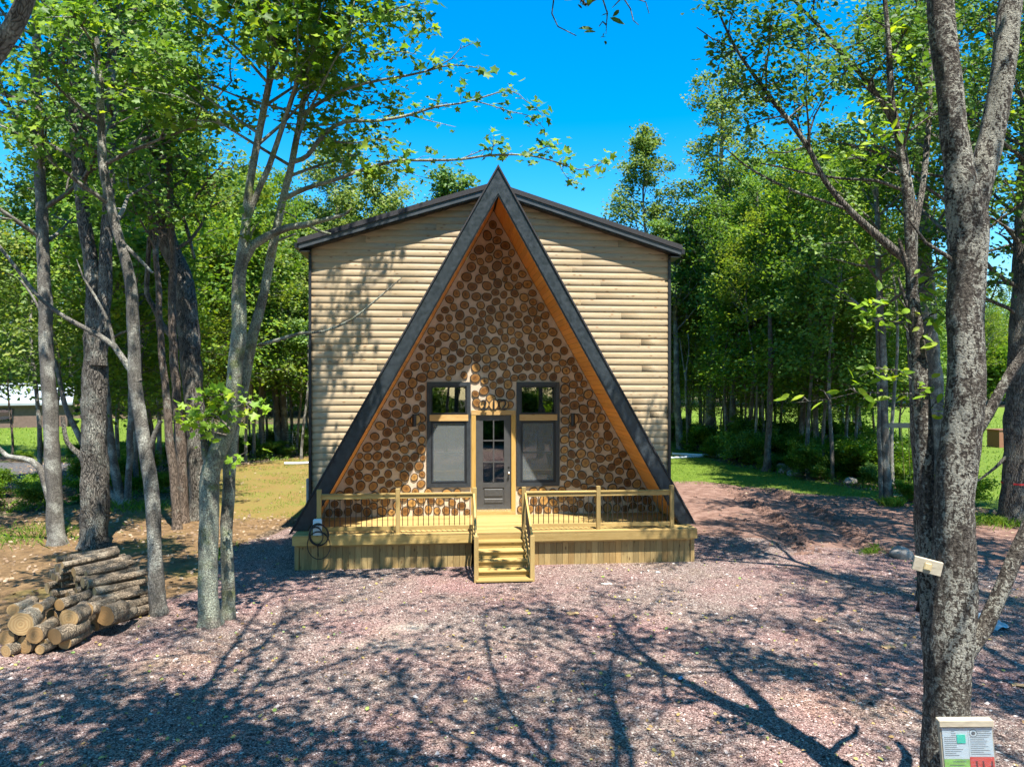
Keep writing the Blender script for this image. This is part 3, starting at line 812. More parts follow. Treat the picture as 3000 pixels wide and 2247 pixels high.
for sd in (-1, 1):
    a, b = sorted((sd * BD, sd * (BD - 0.04))); db(a, b, 0.02, DW - 0.047, -0.225, -0.036, 'rim_board')
    db(*(sorted((sd * (BD - 0.09), sd * 0.63))), DW - 0.10, DW - 0.047, -0.262, -0.224, 'ledger_board')
    # skirt of upright boards, front and side
    x = 0.64
    while x < 4.50:
        wd = min(0.138, 4.51 - x); a, b = sorted((sd * x, sd * (x + wd - 0.004)))
        db(a, b, 2.06 - rr.uniform(0, 0.006), 2.085, -0.83, -0.227, 'skirt_board', M['skirt'], 0.003); x += 0.139
    y = 0.1
    while y < 1.95:
        a, b = sorted((sd * 4.50, sd * 4.52)); db(a, b, y, y + 0.135, -0.83, -0.227, 'skirt_board', M['skirt'], 0.003); y += 0.139
    a, b = sorted((sd * 4.525, sd * 4.62)); db(a, b, 1.99, 2.09, -0.83, -0.227, 'corner_post', M['skirt'])
# railing
RW = 2.055
PO = (0.570, 2.320, 4.080)
balm = MB(); V_, F_ = tube_np([(0, 0, 0), (0, 0, 0.625)], [0.0095, 0.0095], 8); balm.add(V_, F_)
balm = balm.mesh('baluster', M['baluster'], smooth=False)
for sd in (-1, 1):
    for x in PO: db(sd * x - 0.047, sd * x + 0.047, RW - 0.047, RW + 0.047, 0.003, 1.005, 'post', M['deckv'])
    for a, b in ((PO[0], PO[1]), (PO[1], PO[2])):
        x0, x1 = sorted((sd * (a + 0.048), sd * (b - 0.048)))
        db(x0, x1, RW - 0.02, RW + 0.02, 0.775, 0.864, 'top_rail'); db(x0, x1, RW - 0.045, RW + 0.045, 0.865, 0.900, 'cap_rail')
        db(x0, x1, RW - 0.02, RW + 0.02, 0.058, 0.150, 'bottom_rail')
        n = int((x1 - x0) / 0.1165); st = (x1 - x0) / n
        for k in range(n): link('baluster', balm, deck, (x0 + (k + 0.5) * st, -RW, 0.150 + DZ))
# stairs
NT_ = 5; rise = 0.150; run = 0.262; SW = 0.53
for k in range(1, NT_ + 1):
    w0 = DW + (k - 1) * run; hz = -rise * k
    if k == NT_: hz = -0.735
    db(-SW - (0.06 if k == NT_ else 0), SW + 0.02 + (0.06 if k == NT_ else 0), w0 - 0.012, w0 + run + 0.018, hz - 0.036, hz, 'stair_tread')
    db(-SW, SW + 0.02, w0 - 0.030, w0 - 0.013, hz + 0.001, hz + rise - 0.038, 'stair_riser')
for x in (-SW - 0.022, SW + 0.042):
    mb = MB(); w1 = DW + NT_ * run - 0.05
    poly = [(-DW, -0.06), (-w1, -0.74), (-w1, -0.80), (-(w1 - 0.25), -0.80), (-DW, -0.36)]
    vs = [(x - 0.019, y, z + DZ) for y, z in poly] + [(x + 0.019, y, z + DZ) for y, z in poly]
    mb.add(vs, [(0, 1, 2, 3, 4), (9, 8, 7, 6, 5)] + [(i, i + 5, (i + 1) % 5 + 5, (i + 1) % 5) for i in range(5)])
    mb.build('stringer', M['deck'], deck)
NW = DW + NT_ * run - 0.10
for sd, xo in ((-1, -0.585), (1, 0.605)):
    db(xo - 0.047, xo + 0.047, NW - 0.047, NW + 0.047, -0.80, 0.175, 'newel_post', M['deckv'])
    # sloping handrails and their balusters
    p0 = Vector((xo, -RW - 0.02, 0.845 + DZ)); p1 = Vector((xo, -NW + 0.02, 0.135 + DZ))
    for nm, dz, t in (('stair_rail', 0.0, 0.045), ('stair_bottom_rail', -0.66, 0.035)):
        mb = MB(); a = p0 + Vector((0, 0, dz)); b = p1 + Vector((0, 0, dz))
        if nm == 'stair_bottom_rail': a = a + (b - a) * 0.08
        vs = []
        for q in (a, b):
            for dx, dd in ((-0.02, -t), (0.02, -t), (0.02, t), (-0.02, t)): vs.append((q.x + dx, q.y, q.z + dd))
        mb.add(vs, [(3,2,1,0),(4,5,6,7),(0,1,5,4),(1,2,6,5),(2,3,7,6),(3,0,4,7)]); mb.build(nm, M['deck'], deck)
    for k in range(1, 10):
        q = p0.lerp(p1, k / 10); link('baluster', balm, deck, (xo, q.y, q.z - 0.64), (0, 0, 0), (1, 1, 0.98))
# ---------------------------------------------------------------- trees
def tmpl(right):
    """leaf outline: base, tip, right side points, mirrored left side points"""
    n = len(right)
    P = [(0, 0, 0), (0, 1, -0.10)] + [(x, y, 0.16 * x - 0.10 * y * y) for x, y in right] + [(-x, y, 0.16 * x - 0.10 * y * y) for x, y in right]
    F = [[0] + list(range(2, 2 + n)) + [1], [1] + list(range(1 + 2 * n, 1 + n, -1)) + [0]]
    return np.array(P, dtype=np.float64), np.array(F)
LEAF = {'maple': tmpl([(0.42, -0.03), (0.30, 0.24), (0.58, 0.56), (0.19, 0.58)]),
        'lance': tmpl([(0.17, 0.25), (0.18, 0.60)]),
        'oval': tmpl([(0.30, 0.22), (0.30, 0.62)]),
        'simple': tmpl([(0.34, 0.42)])}
def gap_left(y): return np.interp(y, [-200, 0, 100, 200, 300, 380, 420, 470, 475], [950, 915, 925, 900, 868, 862, 866, 640, 2000])
def gap_right(y): return np.interp(y, [-200, 0, 100, 200, 300, 460, 475], [1490, 1500, 1525, 1560, 1600, 1600, 1500])
def in_gap(P):
    x, y = project(P)
    return (P[:, 1] > 0.3) & (x > gap_left(y)) & (x < gap_right(y)) & (y < 472) & (y > -250)
def in_frame(P, m=30):
    x, y = project(P)
    return (P[:, 1] > 0.2) & (x > -m) & (x < 2212 + m) & (y > -m) & (y < 1657 + m)

class Tree:
    def __init__(s, seed, kind='simple', size=0.14, keep_out=None):
        s.r = np.random.default_rng(seed); s.V = []; s.F = []; s.n = 0
        s.P = []; s.S = []; s.X = []; s.kind = kind; s.size = size; s.keep_out = keep_out
    def tube(s, pts, rad, sides=6, rough=0.0):
        V, F = tube_np(pts, rad, sides, False, rough, float(s.r.uniform(0, 50)))
        s.V += [tuple(v) for v in V]; s.F += [tuple(i + s.n for i in f) for f in F]; s.n += len(V)
    def leaves(s, c, n, spread, flat=0.6, size=None, fixed=False):
        P = np.array(c) + s.r.normal(0, 1, (n, 3)) * np.array([spread, spread, spread * flat])
        if s.keep_out is not None and not fixed:
            P = P[~s.keep_out(P)]
        if len(P):
            s.P.append(P); s.S.append(np.full(len(P), (size or s.size)) * s.r.uniform(0.5, 1.4, len(P)))
            s.X.append(np.full(len(P), np.clip(s.r.normal(0.5, 0.3), 0, 1)))
    def limb(s, p, d, L, r, depth, leafn, spread, up=0.05, twigs=4, jit=0.2, bare=0.25):
        n = max(3, int(L / 0.55)); pts = [Vector(p)]; dc = Vector(d).normalized()
        for i in range(n):
            dc = (dc + Vector(s.r.normal(0, jit, 3)) * 0.6 + Vector((0, 0, up))).normalized()
            pts.append(pts[-1] + dc * (L / n))
        if s.keep_out is not None and bool(s.keep_out(np.array([pts[-1], pts[len(pts)//2]])).any()):
            if s.r.random() < 0.9: return
        s.tube(pts, [r * (1 - 0.72 * i / n) for i in range(n + 1)], 5 if r < 0.04 else 7)
        if depth > 0:
            for k in range(twigs):
                t = bare + (1 - bare) * (k + s.r.random()) / twigs
                i = min(n - 1, int(t * n)); q = pts[i].lerp(pts[i+1], t * n - i)
                ax = (pts[i+1] - pts[i]).normalized()
                side = ax.cross(Vector(s.r.normal(0, 1, 3))).normalized(); side.z *= 0.55
                dd = (ax * 0.75 + side * s.r.uniform(0.6, 1.1)).normalized()
                s.limb(q, dd, L * s.r.uniform(0.32, 0.52), r * 0.42, depth - 1, leafn, spread, up, max(2, twigs - 1), jit, 0.15)
            s.leaves(pts[-1], max(2, leafn // 2), spread)
        else:
            for i in range(1, n + 1): s.leaves(pts[i], max(1, int(leafn / n)), spread)
    def grow(s, stem, z0, n, L, depth=1, leafn=40, spread=0.3, el=(0.15, 0.8), twigs=4, taper=0.55, r0=None, up=0.06):
        """limbs along the part of a stem (points, radii) that lies above z0"""
        pts, rad = stem
        segs = [(pts[i], pts[i+1], rad[i], (pts[i+1] - pts[i]).length) for i in range(len(pts) - 1) if pts[i+1].z > z0]
        tot = sum(q[3] for q in segs)
        if tot <= 0: return
        az = s.r.uniform(0, 6.28)
        for k in range(n):
            t = (k + s.r.random()) / n * tot; a = 0
            for p0, p1, rr_, l in segs:
                if a + l >= t: break
                a += l
            q = p0.lerp(p1, min(1, (t - a) / l))
            if q.z < z0: continue
            az += 2.4 + s.r.normal(0, 0.35); e = s.r.uniform(*el)
            f = t / tot
            d = Vector((math.cos(az) * math.cos(e), math.sin(az) * math.cos(e), math.sin(e)))
            s.limb(q, d, L * (1 - taper * f) * s.r.uniform(0.7, 1.2), min(rr_ * 0.55, r0 or 0.07), depth, leafn, spread, up, twigs)
    def trunk_mesh(s, name, mat, smooth=True):
        me = np_mesh(name, np.array([tuple(v) for v in s.V]), np.array(s.F), [mat], None, smooth); return me
    def crown_mesh(s, name, mat, droop=0.35, up=0.9):
        if not s.P: return None
        P = np.concatenate(s.P); S = np.concatenate(s.S); X = np.concatenate(s.X); n = len(P)
        T, F = LEAF[s.kind]
        nr = s.r.normal(0, 0.55, (n, 3)) + np.array([0.15, -0.55, up]); nr /= np.linalg.norm(nr, axis=1)[:, None]
        an = s.r.uniform(0, 2 * np.pi, n)
        t = np.stack([np.cos(an), np.sin(an), -droop * np.ones(n)], 1)
        t -= nr * (t * nr).sum(1)[:, None]; t /= np.linalg.norm(t, axis=1)[:, None]
        b = np.cross(t, nr)
        V = P[:, None, :] + S[:, None, None] * (T[None, :, 0:1] * b[:, None, :] + T[None, :, 1:2] * t[:, None, :] + T[None, :, 2:3] * nr[:, None, :])
        k = len(T)
        FF = (np.arange(n) * k)[:, None, None] + F[None]
        tint = np.repeat(np.clip(X * 0.6 + s.r.uniform(0, 0.4, n), 0, 1), k)
        return np_mesh(name, V.reshape(-1, 3), FF.reshape(-1, F.shape[1]), [mat], {'tint': tint})

def stem_from(trace, d, rough_dd=0.0):
    pts = []; rad = []
    for q in trace:
        dd = d + (q[3] if len(q) > 3 else 0.0)
        pts.append(at(q[0], q[1], dd)); rad.append(q[2] * 0.5 * VS / FPX * dd)
    return pts, rad
def refine(stem, step, seed=0):
    """Catmull-Rom resampling, so that a traced trunk bends smoothly"""
    P, R = stem; n = len(P); op = []; orr = []
    for i in range(n - 1):
        p0, p1, p2, p3 = P[max(0, i-1)], P[i], P[i+1], P[min(n-1, i+2)]
        m = max(1, int((p2 - p1).length / step))
        for k in range(m):
            t = k / m
            q = 0.5 * ((2*p1) + (p2-p0)*t + (2*p0-5*p1+4*p2-p3)*t*t + (3*p1-p0-3*p2+p3)*t**3)
            op.append(q); orr.append(R[i] + (R[i+1] - R[i]) * t)
    op.append(P[-1]); orr.append(R[-1]); return op, orr
def finish(tb, name, label, base, bark_m, leaf_m, group=None, cat='tree', rest=True):
    root = empty(name, base); tag(root, label, cat, group)
    off = -Vector(base)
    me = tb.trunk_mesh('trunk', bark_m); me.transform(Matrix.Translation(off)); link('trunk', me, root)
    cm = tb.crown_mesh('crown', leaf_m)
    if cm is not None:
        cm.transform(Matrix.Translation(off)); link('crown', cm, root)
    return root
def flare(stem):
    """widen the foot of a trunk and sink it a little"""
    P, R = stem; P = list(P); R = list(R)
    z0 = P[0].z; g = ground_z(P[0].x, P[0].y)
    P[0] = Vector((P[0].x, P[0].y, g - 0.05))
    for i, p in enumerate(P):
        hgt = max(0.0, p.z - g); R[i] *= 1 + 0.28 * math.exp(-hgt / 0.14)
    return P, R
def traced(name, label, d, stems, bark_m, leaf_m=None, crown=None, limbs=(), sides=14, kind='simple', size=0.13, seed=1, gap=True, rough=0.16, group=None, step=0.14, sprays=()):
    tb = Tree(seed, kind, size, gap if callable(gap) else (in_gap if gap else None))
    all_ = []
    for i, tr in enumerate(stems):
        st = refine(stem_from(tr, d), step)
        for j_, q_ in enumerate(st[0]):
            k_ = min(0.035, st[1][j_] * 0.4); q_.x += k_ * mnoise.noise(Vector((q_.z * 1.1, seed * 1.7, i))); q_.y += k_ * mnoise.noise(Vector((q_.z * 1.1, seed * 1.7, i + 9)))
            st[1][j_] *= 1 + 0.05 * mnoise.noise(Vector((q_.z * 2.3, seed, i)))
        if i == 0 or abs(st[0][0].z) < 0.6: st = flare(st)
        tb.tube(st[0], st[1], sides, rough); all_.append(st)
    for tr in limbs:
        st = refine(stem_from(tr, d), 0.2); tb.tube(st[0], st[1], 7, 0.08)
    if crown:
        for i, c in crown.items(): tb.grow(all_[i], **c)
    for f in sprays: f(tb, d)
    base = all_[0][0][0]
    return finish(tb, name, label, (base.x, base.y, ground_z(base.x, base.y)), bark_m, leaf_m or M['leaf_maple'], group)
def leafy(tr, n, spread, tw=0.35, size=None, sub=True, every=0.22, start=0.0):
    """a traced leafy branch: short side twigs with leaves all along it"""
    def f(tb, d):
        pts, rad = refine(stem_from(tr, d), 0.15); tb.tube(pts, rad, 6, 0.05)
        acc = 0.0; tot = 0.0; full = sum((pts[i+1] - pts[i]).length for i in range(len(pts) - 1))
        for i in range(len(pts) - 1):
            sl = (pts[i+1] - pts[i]).length; acc += sl; tot += sl
            if tot < start * full: continue
            while acc > every:
                acc -= every
                dv = (pts[i+1] - pts[i]).normalized() * 0.6 + Vector(tb.r.normal(0, 0.6, 3)); dv.z *= 0.7
                dv.normalize(); e = pts[i] + dv * tw * tb.r.uniform(0.5, 1.3)
                tb.tube([pts[i], pts[i].lerp(e, 0.5) + Vector((0, 0, 0.03)), e], [0.006, 0.005, 0.003], 4)
                tb.leaves(e, int(n * tb.r.uniform(0.4, 1.5)), spread, 0.7, size, True)
        tb.leaves(pts[-1], n, spread, 0.8, size, True)
    return f

big = dict(depth=2, leafn=26, spread=0.22, twigs=4)
thin = dict(depth=2, leafn=18, spread=0.2, twigs=4)
# ---- left side
maple = traced('maple_tree', 'lichened twin-trunk maple in the gravel left of the deck, branches reaching over the cabin', 12.6, [
    [(455,1352,48),(450,1280,41),(452,1150,40),(455,1040,40),(468,990,39),(487,940,34),(503,870,32),(510,780,31),(515,700,29),(518,610,28),(524,555,25),(532,490,20),(537,420,18),(548,350,16),(561,280,14),(577,200,14),(593,120,12),(601,0,10),(606,-120,8),(610,-260,6)],
    [(492,1312,27,.35),(490,1200,26,.35),(492,1080,25,.35),(500,960,26,.3),(520,850,24,.3),(545,745,23,.3),(565,660,20,.3),(585,560,18,.3),(612,430,16,.3),(632,350,14,.3),(650,250,12,.3),(668,150,11,.3),(690,0,9,.3),(705,-120,8,.3),(720,-260,5,.3)],
    [(462,1010,25),(446,985,19),(438,930,10),(436,880,3)],
    [(536,470,14),(558,410,13),(581,360,12),(612,270,11),(641,180,10),(664,100,8),(690,0,7),(700,-140,5)]],
    M['bark_lichen'], M['leaf_maple'],
    {0: dict(z0=8.3, n=18, L=2.3, **thin), 1: dict(z0=7.8, n=18, L=2.4, **thin), 3: dict(z0=8.6, n=12, L=2.0, **thin)},
    limbs=[[(522,566,26),(545,530,20),(573,513,18),(620,492,16),(664,485,14),(705,474,10),(743,464,7),(760,450,4)],
           [(664,485,8),(690,500,6),(715,506,4)],
           [(500,880,9),(540,870,7),(575,882,4)], [(560,745,9,.3),(600,735,8),(650,720,7),(700,716,6),(760,690,5),(810,650,4),(868,600,2)],
           [(585,560,8,.3),(600,520,6),(640,505,4)]],
    sides=22, kind='maple', size=0.125, seed=11, rough=0.15, step=0.06,
    sprays=[leafy([(612,430,11,.3),(660,408,10),(722,389,9),(785,367,8),(854,348,7),(920,347,6),(994,345,5),(1060,336,5),(1140,336,4),(1206,352,3),(1250,367,2.5),(1287,359,2),(1309,348,1)], 7, 0.10, 0.22, 0.125, start=0.30),
            leafy([(1060,336,2.5),(1066,315,2),(1067,290,1)], 5, 0.07, 0.12, 0.12), leafy([(1140,336,3),(1180,318,2),(1215,310,1)], 6, 0.08, 0.18, 0.12),
            leafy([(994,345,3),(1040,326,2),(1080,312,1)], 6, 0.08, 0.18, 0.12),
            leafy([(854,348,3),(880,372,2),(920,385,1)], 7, 0.09, 0.18, 0.12), leafy([(1206,352,2),(1225,385,1.5),(1250,395,1)], 6, 0.08, 0.14, 0.12),
            leafy([(632,350,11,.3),(664,337,10),(700,290,9),(748,262,8),(810,262,7),(884,249,6),(942,231,5),(994,224,4),(1049,209,3),(1096,194,2)], 7, 0.10, 0.24, 0.125, start=0.2),
            leafy([(1020,217,3),(1060,228,2.5),(1104,242,2),(1151,253,1.5),(1177,279,1)], 5, 0.08, 0.14, 0.115), leafy([(1096,194,2.5),(1122,205,2),(1137,220,1.5),(1160,236,1.5),(1178,252,1)], 8, 0.09, 0.14, 0.125),
            leafy([(884,249,3),(930,262,2),(985,275,1)], 2, 0.06, 0.1, 0.1),
            leafy([(650,250,9,.3),(720,205,7),(792,180,6),(884,163,5),(930,152,4),(975,141,3),(1030,147,2),(1052,152,1)], 9, 0.11, 0.25, 0.125, start=0.2),
            leafy([(905,160,3),(940,145,2.5),(975,128,2),(994,106,1.5),(1030,92,1)], 5, 0.08, 0.13, 0.115),
            leafy([(664,139,8),(690,100,7),(719,70,6),(760,50,5),(810,37,4),(860,18,3),(920,6,2)], 10, 0.13, 0.28, 0.125, start=0.1),
            leafy([(860,22,3),(900,35,2),(928,50,1.5),(935,66,1)], 8, 0.09, 0.14, 0.12),
            leafy([(760,110,4),(810,118,3),(860,112,2),(900,118,1)], 10, 0.12, 0.25, 0.125),
            leafy([(690,300,5),(760,310,4),(830,300,3),(870,315,1)], 10, 0.13, 0.25, 0.125),
            leafy([(690,0,6,.3),(712,-120,5,1),(760,-185,4,2),(830,-215,3,2.6),(905,-260,2,2.6)], 13, 0.17, 0.4, 0.125, start=0.3), leafy([(705,-120,6,.3),(725,-260,5,1),(790,-350,4,2),(860,-400,3,2.6),(935,-430,2,2.6)], 13, 0.17, 0.4, 0.125, start=0.3), leafy([(690,0,5,.3),(730,-80,4,1.5),(790,-115,3,2.4),(850,-140,2,2.6)], 12, 0.16, 0.35, 0.125, start=0.4),
            leafy([(640,470,4),(610,455,3),(590,450,2)], 10, 0.1, 0.2, 0.12), leafy([(530,560,5),(545,500,4),(560,480,2)], 12, 0.12, 0.2, 0.12)])
def spr(pts, n=16, spread=0.13, tw=0.18, size=0.13): return leafy(pts, n, spread, tw, size, every=0.16)
shoots = Tree(12, 'maple', 0.16)
for f in (spr([(500,930,5),(470,900,3),(430,885,2),(395,890,1)], 9), spr([(505,880,4),(530,872,2),(550,890,1)], 9), spr([(490,940,4),(430,925,2),(410,915,1)], 7), spr([(505,850,4),(450,855,2),(480,840,1)], 9), spr([(495,990,3),(515,985,2),(535,975,1)], 5)): f(shoots, 12.3)
bl = -Vector(maple.location); me = shoots.trunk_mesh('shoot', M['bark_twig']); me.transform(Matrix.Translation(bl)); link('shoot', me, maple)
me = shoots.crown_mesh('young_leaves', M['leaf_bright']); me.transform(Matrix.Translation(bl)); o = link('young_leaves', me, maple); o["label"] = 'bright yellow-green young maple leaves on the trunk'
traced('slender_maple', 'slender pale grey trunk standing right behind the firewood stack, long limb to the left', 13.2, [
    [(343,1330,34),(338,1200,30),(330,1080,29),(318,1000,28),(305,930,27),(297,850,26),(289,740,25),(288,641,24),(276,580,22),(256,513,20),(240,440,19),(224,360,18),(218,240,16),(208,80,14),(200,0,13),(195,-140,10)]],
    M['bark_grey'], M['leaf_maple'], {0: dict(z0=7.0, n=13, L=2.4, **thin)},
    limbs=[[(300,825,16),(272,785,14),(246,747,13),(214,725,12),(142,686,10),(85,643,9),(43,590,8),(-10,520,7),(-60,440,5)], [(318,985,14),(335,935,11),(347,908,9)],
           [(246,747,8),(236,700,7),(205,640,6),(180,600,4),(165,560,2)], [(258,520,10),(300,560,8),(330,590,5)]],
    sides=16, kind='maple', size=0.125, seed=21, step=0.1)
traced('old_oak', 'massive dark fissured double trunk behind the firewood stack', 18.6, [
    [(203,1190,56),(205,1000,51),(205,850,48),(208,740,46),(204,640,32),(190,520,26),(172,400,25),(160,200,21),(150,0,18),(145,-150,14)],
    [(214,790,34,-.1),(225,640,27),(232,480,24),(238,300,21),(240,100,18),(242,-120,14)]],
    M['bark_dark'], M['leaf_dark'], {0: dict(z0=9, n=15, L=3.0, **thin), 1: dict(z0=9, n=14, L=2.8, **thin)},
    limbs=[[(190,1010,14),(170,980,12),(145,955,10),(135,900,8)]], sides=22, kind='oval', size=0.14, seed=31, step=0.1, rough=0.24)
traced('straight_maple', 'straight brown-grey trunk, leftmost of the big trunks behind the firewood', 18.9, [
    [(124,1182,37),(115,1050,31),(110,900,29),(103,780,28),(97,640,26),(92,500,24),(85,330,21),(80,150,18),(75,-60,14),(72,-220,11)]],
    M['bark_grey'], M['leaf_maple'], {0: dict(z0=7.4, n=19, L=2.9, **thin)}, limbs=[[(108,1080,16),(85,1010,14),(50,990,12),(15,985,10),(-20,950,8)], [(100,700,7),(70,640,5),(40,600,4)]], sides=16, kind='maple', size=0.135, seed=41, step=0.12)
traced('leaning_maple', 'thin leaning pale trunk with reddish foot, first beyond the slender maple', 20.9, [
    [(383,1142,20),(375,1040,18),(364,920,17),(353,800,15),(345,700,14),(340,600,12),(330,450,10),(325,300,9),(322,150,7)]],
    M['bark_brown'], M['leaf_maple'], {0: dict(z0=8, n=12, L=2.2, **thin)}, sides=12, kind='maple', size=0.13, seed=51)
traced('brown_maple', 'reddish brown trunk with a crook, paired with the leaning pale trunk', 21.9, [
    [(398,1116,22),(394,1010,22),(389,930,24),(380,850,19),(374,740,17),(372,640,16),(374,560,16),(368,450,14),(364,300,12),(360,120,9)]],
    M['bark_brown'], M['leaf_forest'], {0: dict(z0=8, n=16, L=2.6, **big)}, sides=12, kind='oval', size=0.14, seed=61)
traced('dark_oak', 'tall dark crooked trunk forking high up, behind the lichened twin maple', 22.5, [
    [(432,1112,46),(428,980,42),(420,880,40),(412,780,42),(405,690,44),(392,600,41),(368,540,39),(352,460,35),(345,380,33),(340,250,32),(334,165,31),(318,100,23),(300,50,19),(285,-30,18),(275,-160,13)],
    [(336,190,23),(346,130,21),(356,60,19),(362,-60,16),(368,-180,11)]],
    M['bark_dark'], M['leaf_dark'], {0: dict(z0=11, n=14, L=2.8, **thin), 1: dict(z0=11, n=10, L=2.8, **thin)},
    limbs=[[(396,758,14),(372,728,13),(349,700,12),(330,660,11),(317,633,11),(320,560,10),(326,470,9),(330,410,7)], [(345,380,10),(395,470,9),(420,560,6)]], sides=20, kind='oval', size=0.14, seed=71, step=0.12, rough=0.22)
traced('clumped_maple', 'clump of thin pale stems spreading in a V, behind the double dark trunk', 25.0, [
    [(266,1092,20),(246,1010,18),(236,930,18),(229,850,16),(225,740,13),(228,620,10),(230,480,8)],
    [(276,1084,15),(281,950,13),(285,820,12),(292,700,10),(300,560,8)],
    [(256,1088,14),(205,1010,13),(170,940,12),(143,880,10),(120,780,8)]],
    M['bark_grey'], M['leaf_maple'], {0: dict(z0=5.5, n=16, L=2.6, **big), 1: dict(z0=6.5, n=12, L=2.4, **big), 2: dict(z0=5.2, n=12, L=2.4, **big)}, sides=10, kind='oval', size=0.15, seed=81)
traced('twin_maple', 'pair of pale slim trunks at the edge of the mossy clearing left of the cabin', 44.0, [
    [(604,979,17),(597,880,14),(590,790,12),(583,650,10),(578,520,8)], [(617,977,17),(612,880,14),(607,760,13),(600,650,10),(597,520,8)]],
    M['bark_grey'], M['leaf_forest'], {0: dict(z0=7, n=18, L=3.0, **big), 1: dict(z0=7, n=18, L=3.0, **big)}, sides=10, kind='simple', size=0.2, seed=91)
traced('bent_sapling', 'spindly pale sapling beside the left corner of the cabin', 40.0, [[(651,975,6),(656,920,6),(664,850,5),(666,760,4),(660,700,3)]], M['bark_grey'], M['leaf_forest'],
    {0: dict(z0=5, n=6, L=1.5, **big)}, sides=8, size=0.18, seed=93)
traced('overhanging_tree', 'smooth grey limb crossing the top left corner of the view', 4.5, [
    [(-420,2286,90),(-425,1700,82),(-420,1200,78),(-380,700,70),(-220,370,52),(-60,185,42),(10,92,38),(45,25,36),(80,-80,32),(130,-260,28),(200,-520,22),(260,-800,14)]],
    M['bark_grey'], M['leaf_maple'], {0: dict(z0=6.7, n=16, L=2.6, depth=2, leafn=20, spread=0.22, twigs=4, el=(-0.1, 0.6))}, sides=18, kind='maple', size=0.13, seed=95, gap=in_frame, step=0.1)

# ---- right side
bright = dict(size=0.13)
def spl(pts, n=7, spread=0.07, tw=0.12, size=0.125): return leafy(pts, n, spread, tw, size, every=0.10)
traced('scaly_cherry', 'big scaly-barked forked tree in the right foreground, permit box nailed to it', 6.7, [
    [(2028,1815,97),(2036,1650,88),(2045,1500,88),(2052,1400,94),(2058,1300,87),(2065,1100,79),(2078,900,75),(2086,750,73),(2093,600,73),(2093,480,76),(2086,415,71),(2072,350,56),(2055,270,52),(2045,170,52),(2036,60,53),(2030,-60,49),(2015,-250,42),(1990,-500,34),(1960,-800,24)],
    [(2096,470,56),(2110,405,53),(2126,345,51),(2142,290,49),(2158,200,48),(2175,80,47),(2190,-40,44),(2215,-250,37),(2250,-520,29),(2290,-800,19)]],
    M['bark_scaly'], M['leaf_maple'], {0: dict(z0=9.0, n=8, L=3.8, depth=2, leafn=22, spread=0.22, twigs=3), 1: dict(z0=9.0, n=8, L=3.8, depth=2, leafn=22, spread=0.22, twigs=3)},
    limbs=[[(2075,1415,51),(2105,1385,37),(2130,1350,34),(2165,1270,32),(2195,1195,32),(2230,1120,31),(2300,960,26),(2340,800,19)],
           [(2085,980,26),(2112,930,24),(2135,893,23),(2158,848,22),(2185,800,21),(2212,765,21),(2270,680,19),(2320,560,14)],
           [(2100,520,8),(2140,470,6),(2190,500,4)], [(2080,580,10),(2040,550,9),(2000,525,7),(1960,470,4)]],
    sides=40, kind='simple', size=0.13, seed=101, gap=in_frame, rough=0.14, step=0.045,
    sprays=[])
traced('slim_cherry', 'slim pale-barked trunk close against the left of the scaly forked tree', 6.95, [
    [(2034,1770,46),(2026,1600,42),(2016,1450,40),(2008,1300,42),(2003,1120,38),(1996,931,35),(1988,818,34),(1980,742,31),(1970,666,27),(1968,591,23),(1965,511,20),(1957,416,17),(1946,340,16),(1934,257,15),(1927,227,15),(1923,151,12),(1919,76,11),(1912,0,9),(1905,-120,8),(1895,-300,5)]],
    M['bark_scaly'], M['leaf_bright'], None,
    limbs=[[(1966,600,10),(1955,560,9),(1945,530,8),(1941,515,5)], [(1985,800,10),(1972,720,9),(1960,660,7),(1940,600,5)], [(1996,931,8),(2005,900,6)]],
    sides=24, kind='lance', size=0.12, seed=111, gap=False, rough=0.2, step=0.05,
    sprays=[spl([(1980,742,4),(1950,700,3),(1905,690,2),(1860,698,1)], 6), spl([(1975,690,4),(1940,640,3),(1915,645,2),(1880,660,1)], 5), spl([(1990,830,4),(1940,800,3),(1890,795,2),(1855,815,1)], 5), spl([(1990,850,3),(1920,850,2),(1850,848,2),(1790,862,1),(1710,870,1)], 2),
            spl([(1970,640,4),(2000,610,3),(2030,595,2)], 5), spl([(1985,700,4),(2010,680,3),(2035,665,2)], 5), spl([(1946,340,4),(1915,320,3),(1870,310,2),(1810,335,1)], 4), spl([(1940,300,4),(1900,290,3),(1850,300,1)], 4),
            spl([(1930,240,4),(1960,200,3),(1990,190,2)], 6), spl([(1927,227,4),(1900,215,3),(1870,240,1)], 4), spl([(1922,140,4),(1950,80,3),(1975,40,2)], 5), spl([(1916,60,4),(1880,40,3),(1840,60,1)], 4), spl([(1950,380,4),(1920,370,2),(1900,385,1)], 4), spl([(1995,900,3),(2020,870,2),(2045,880,1)], 5)])
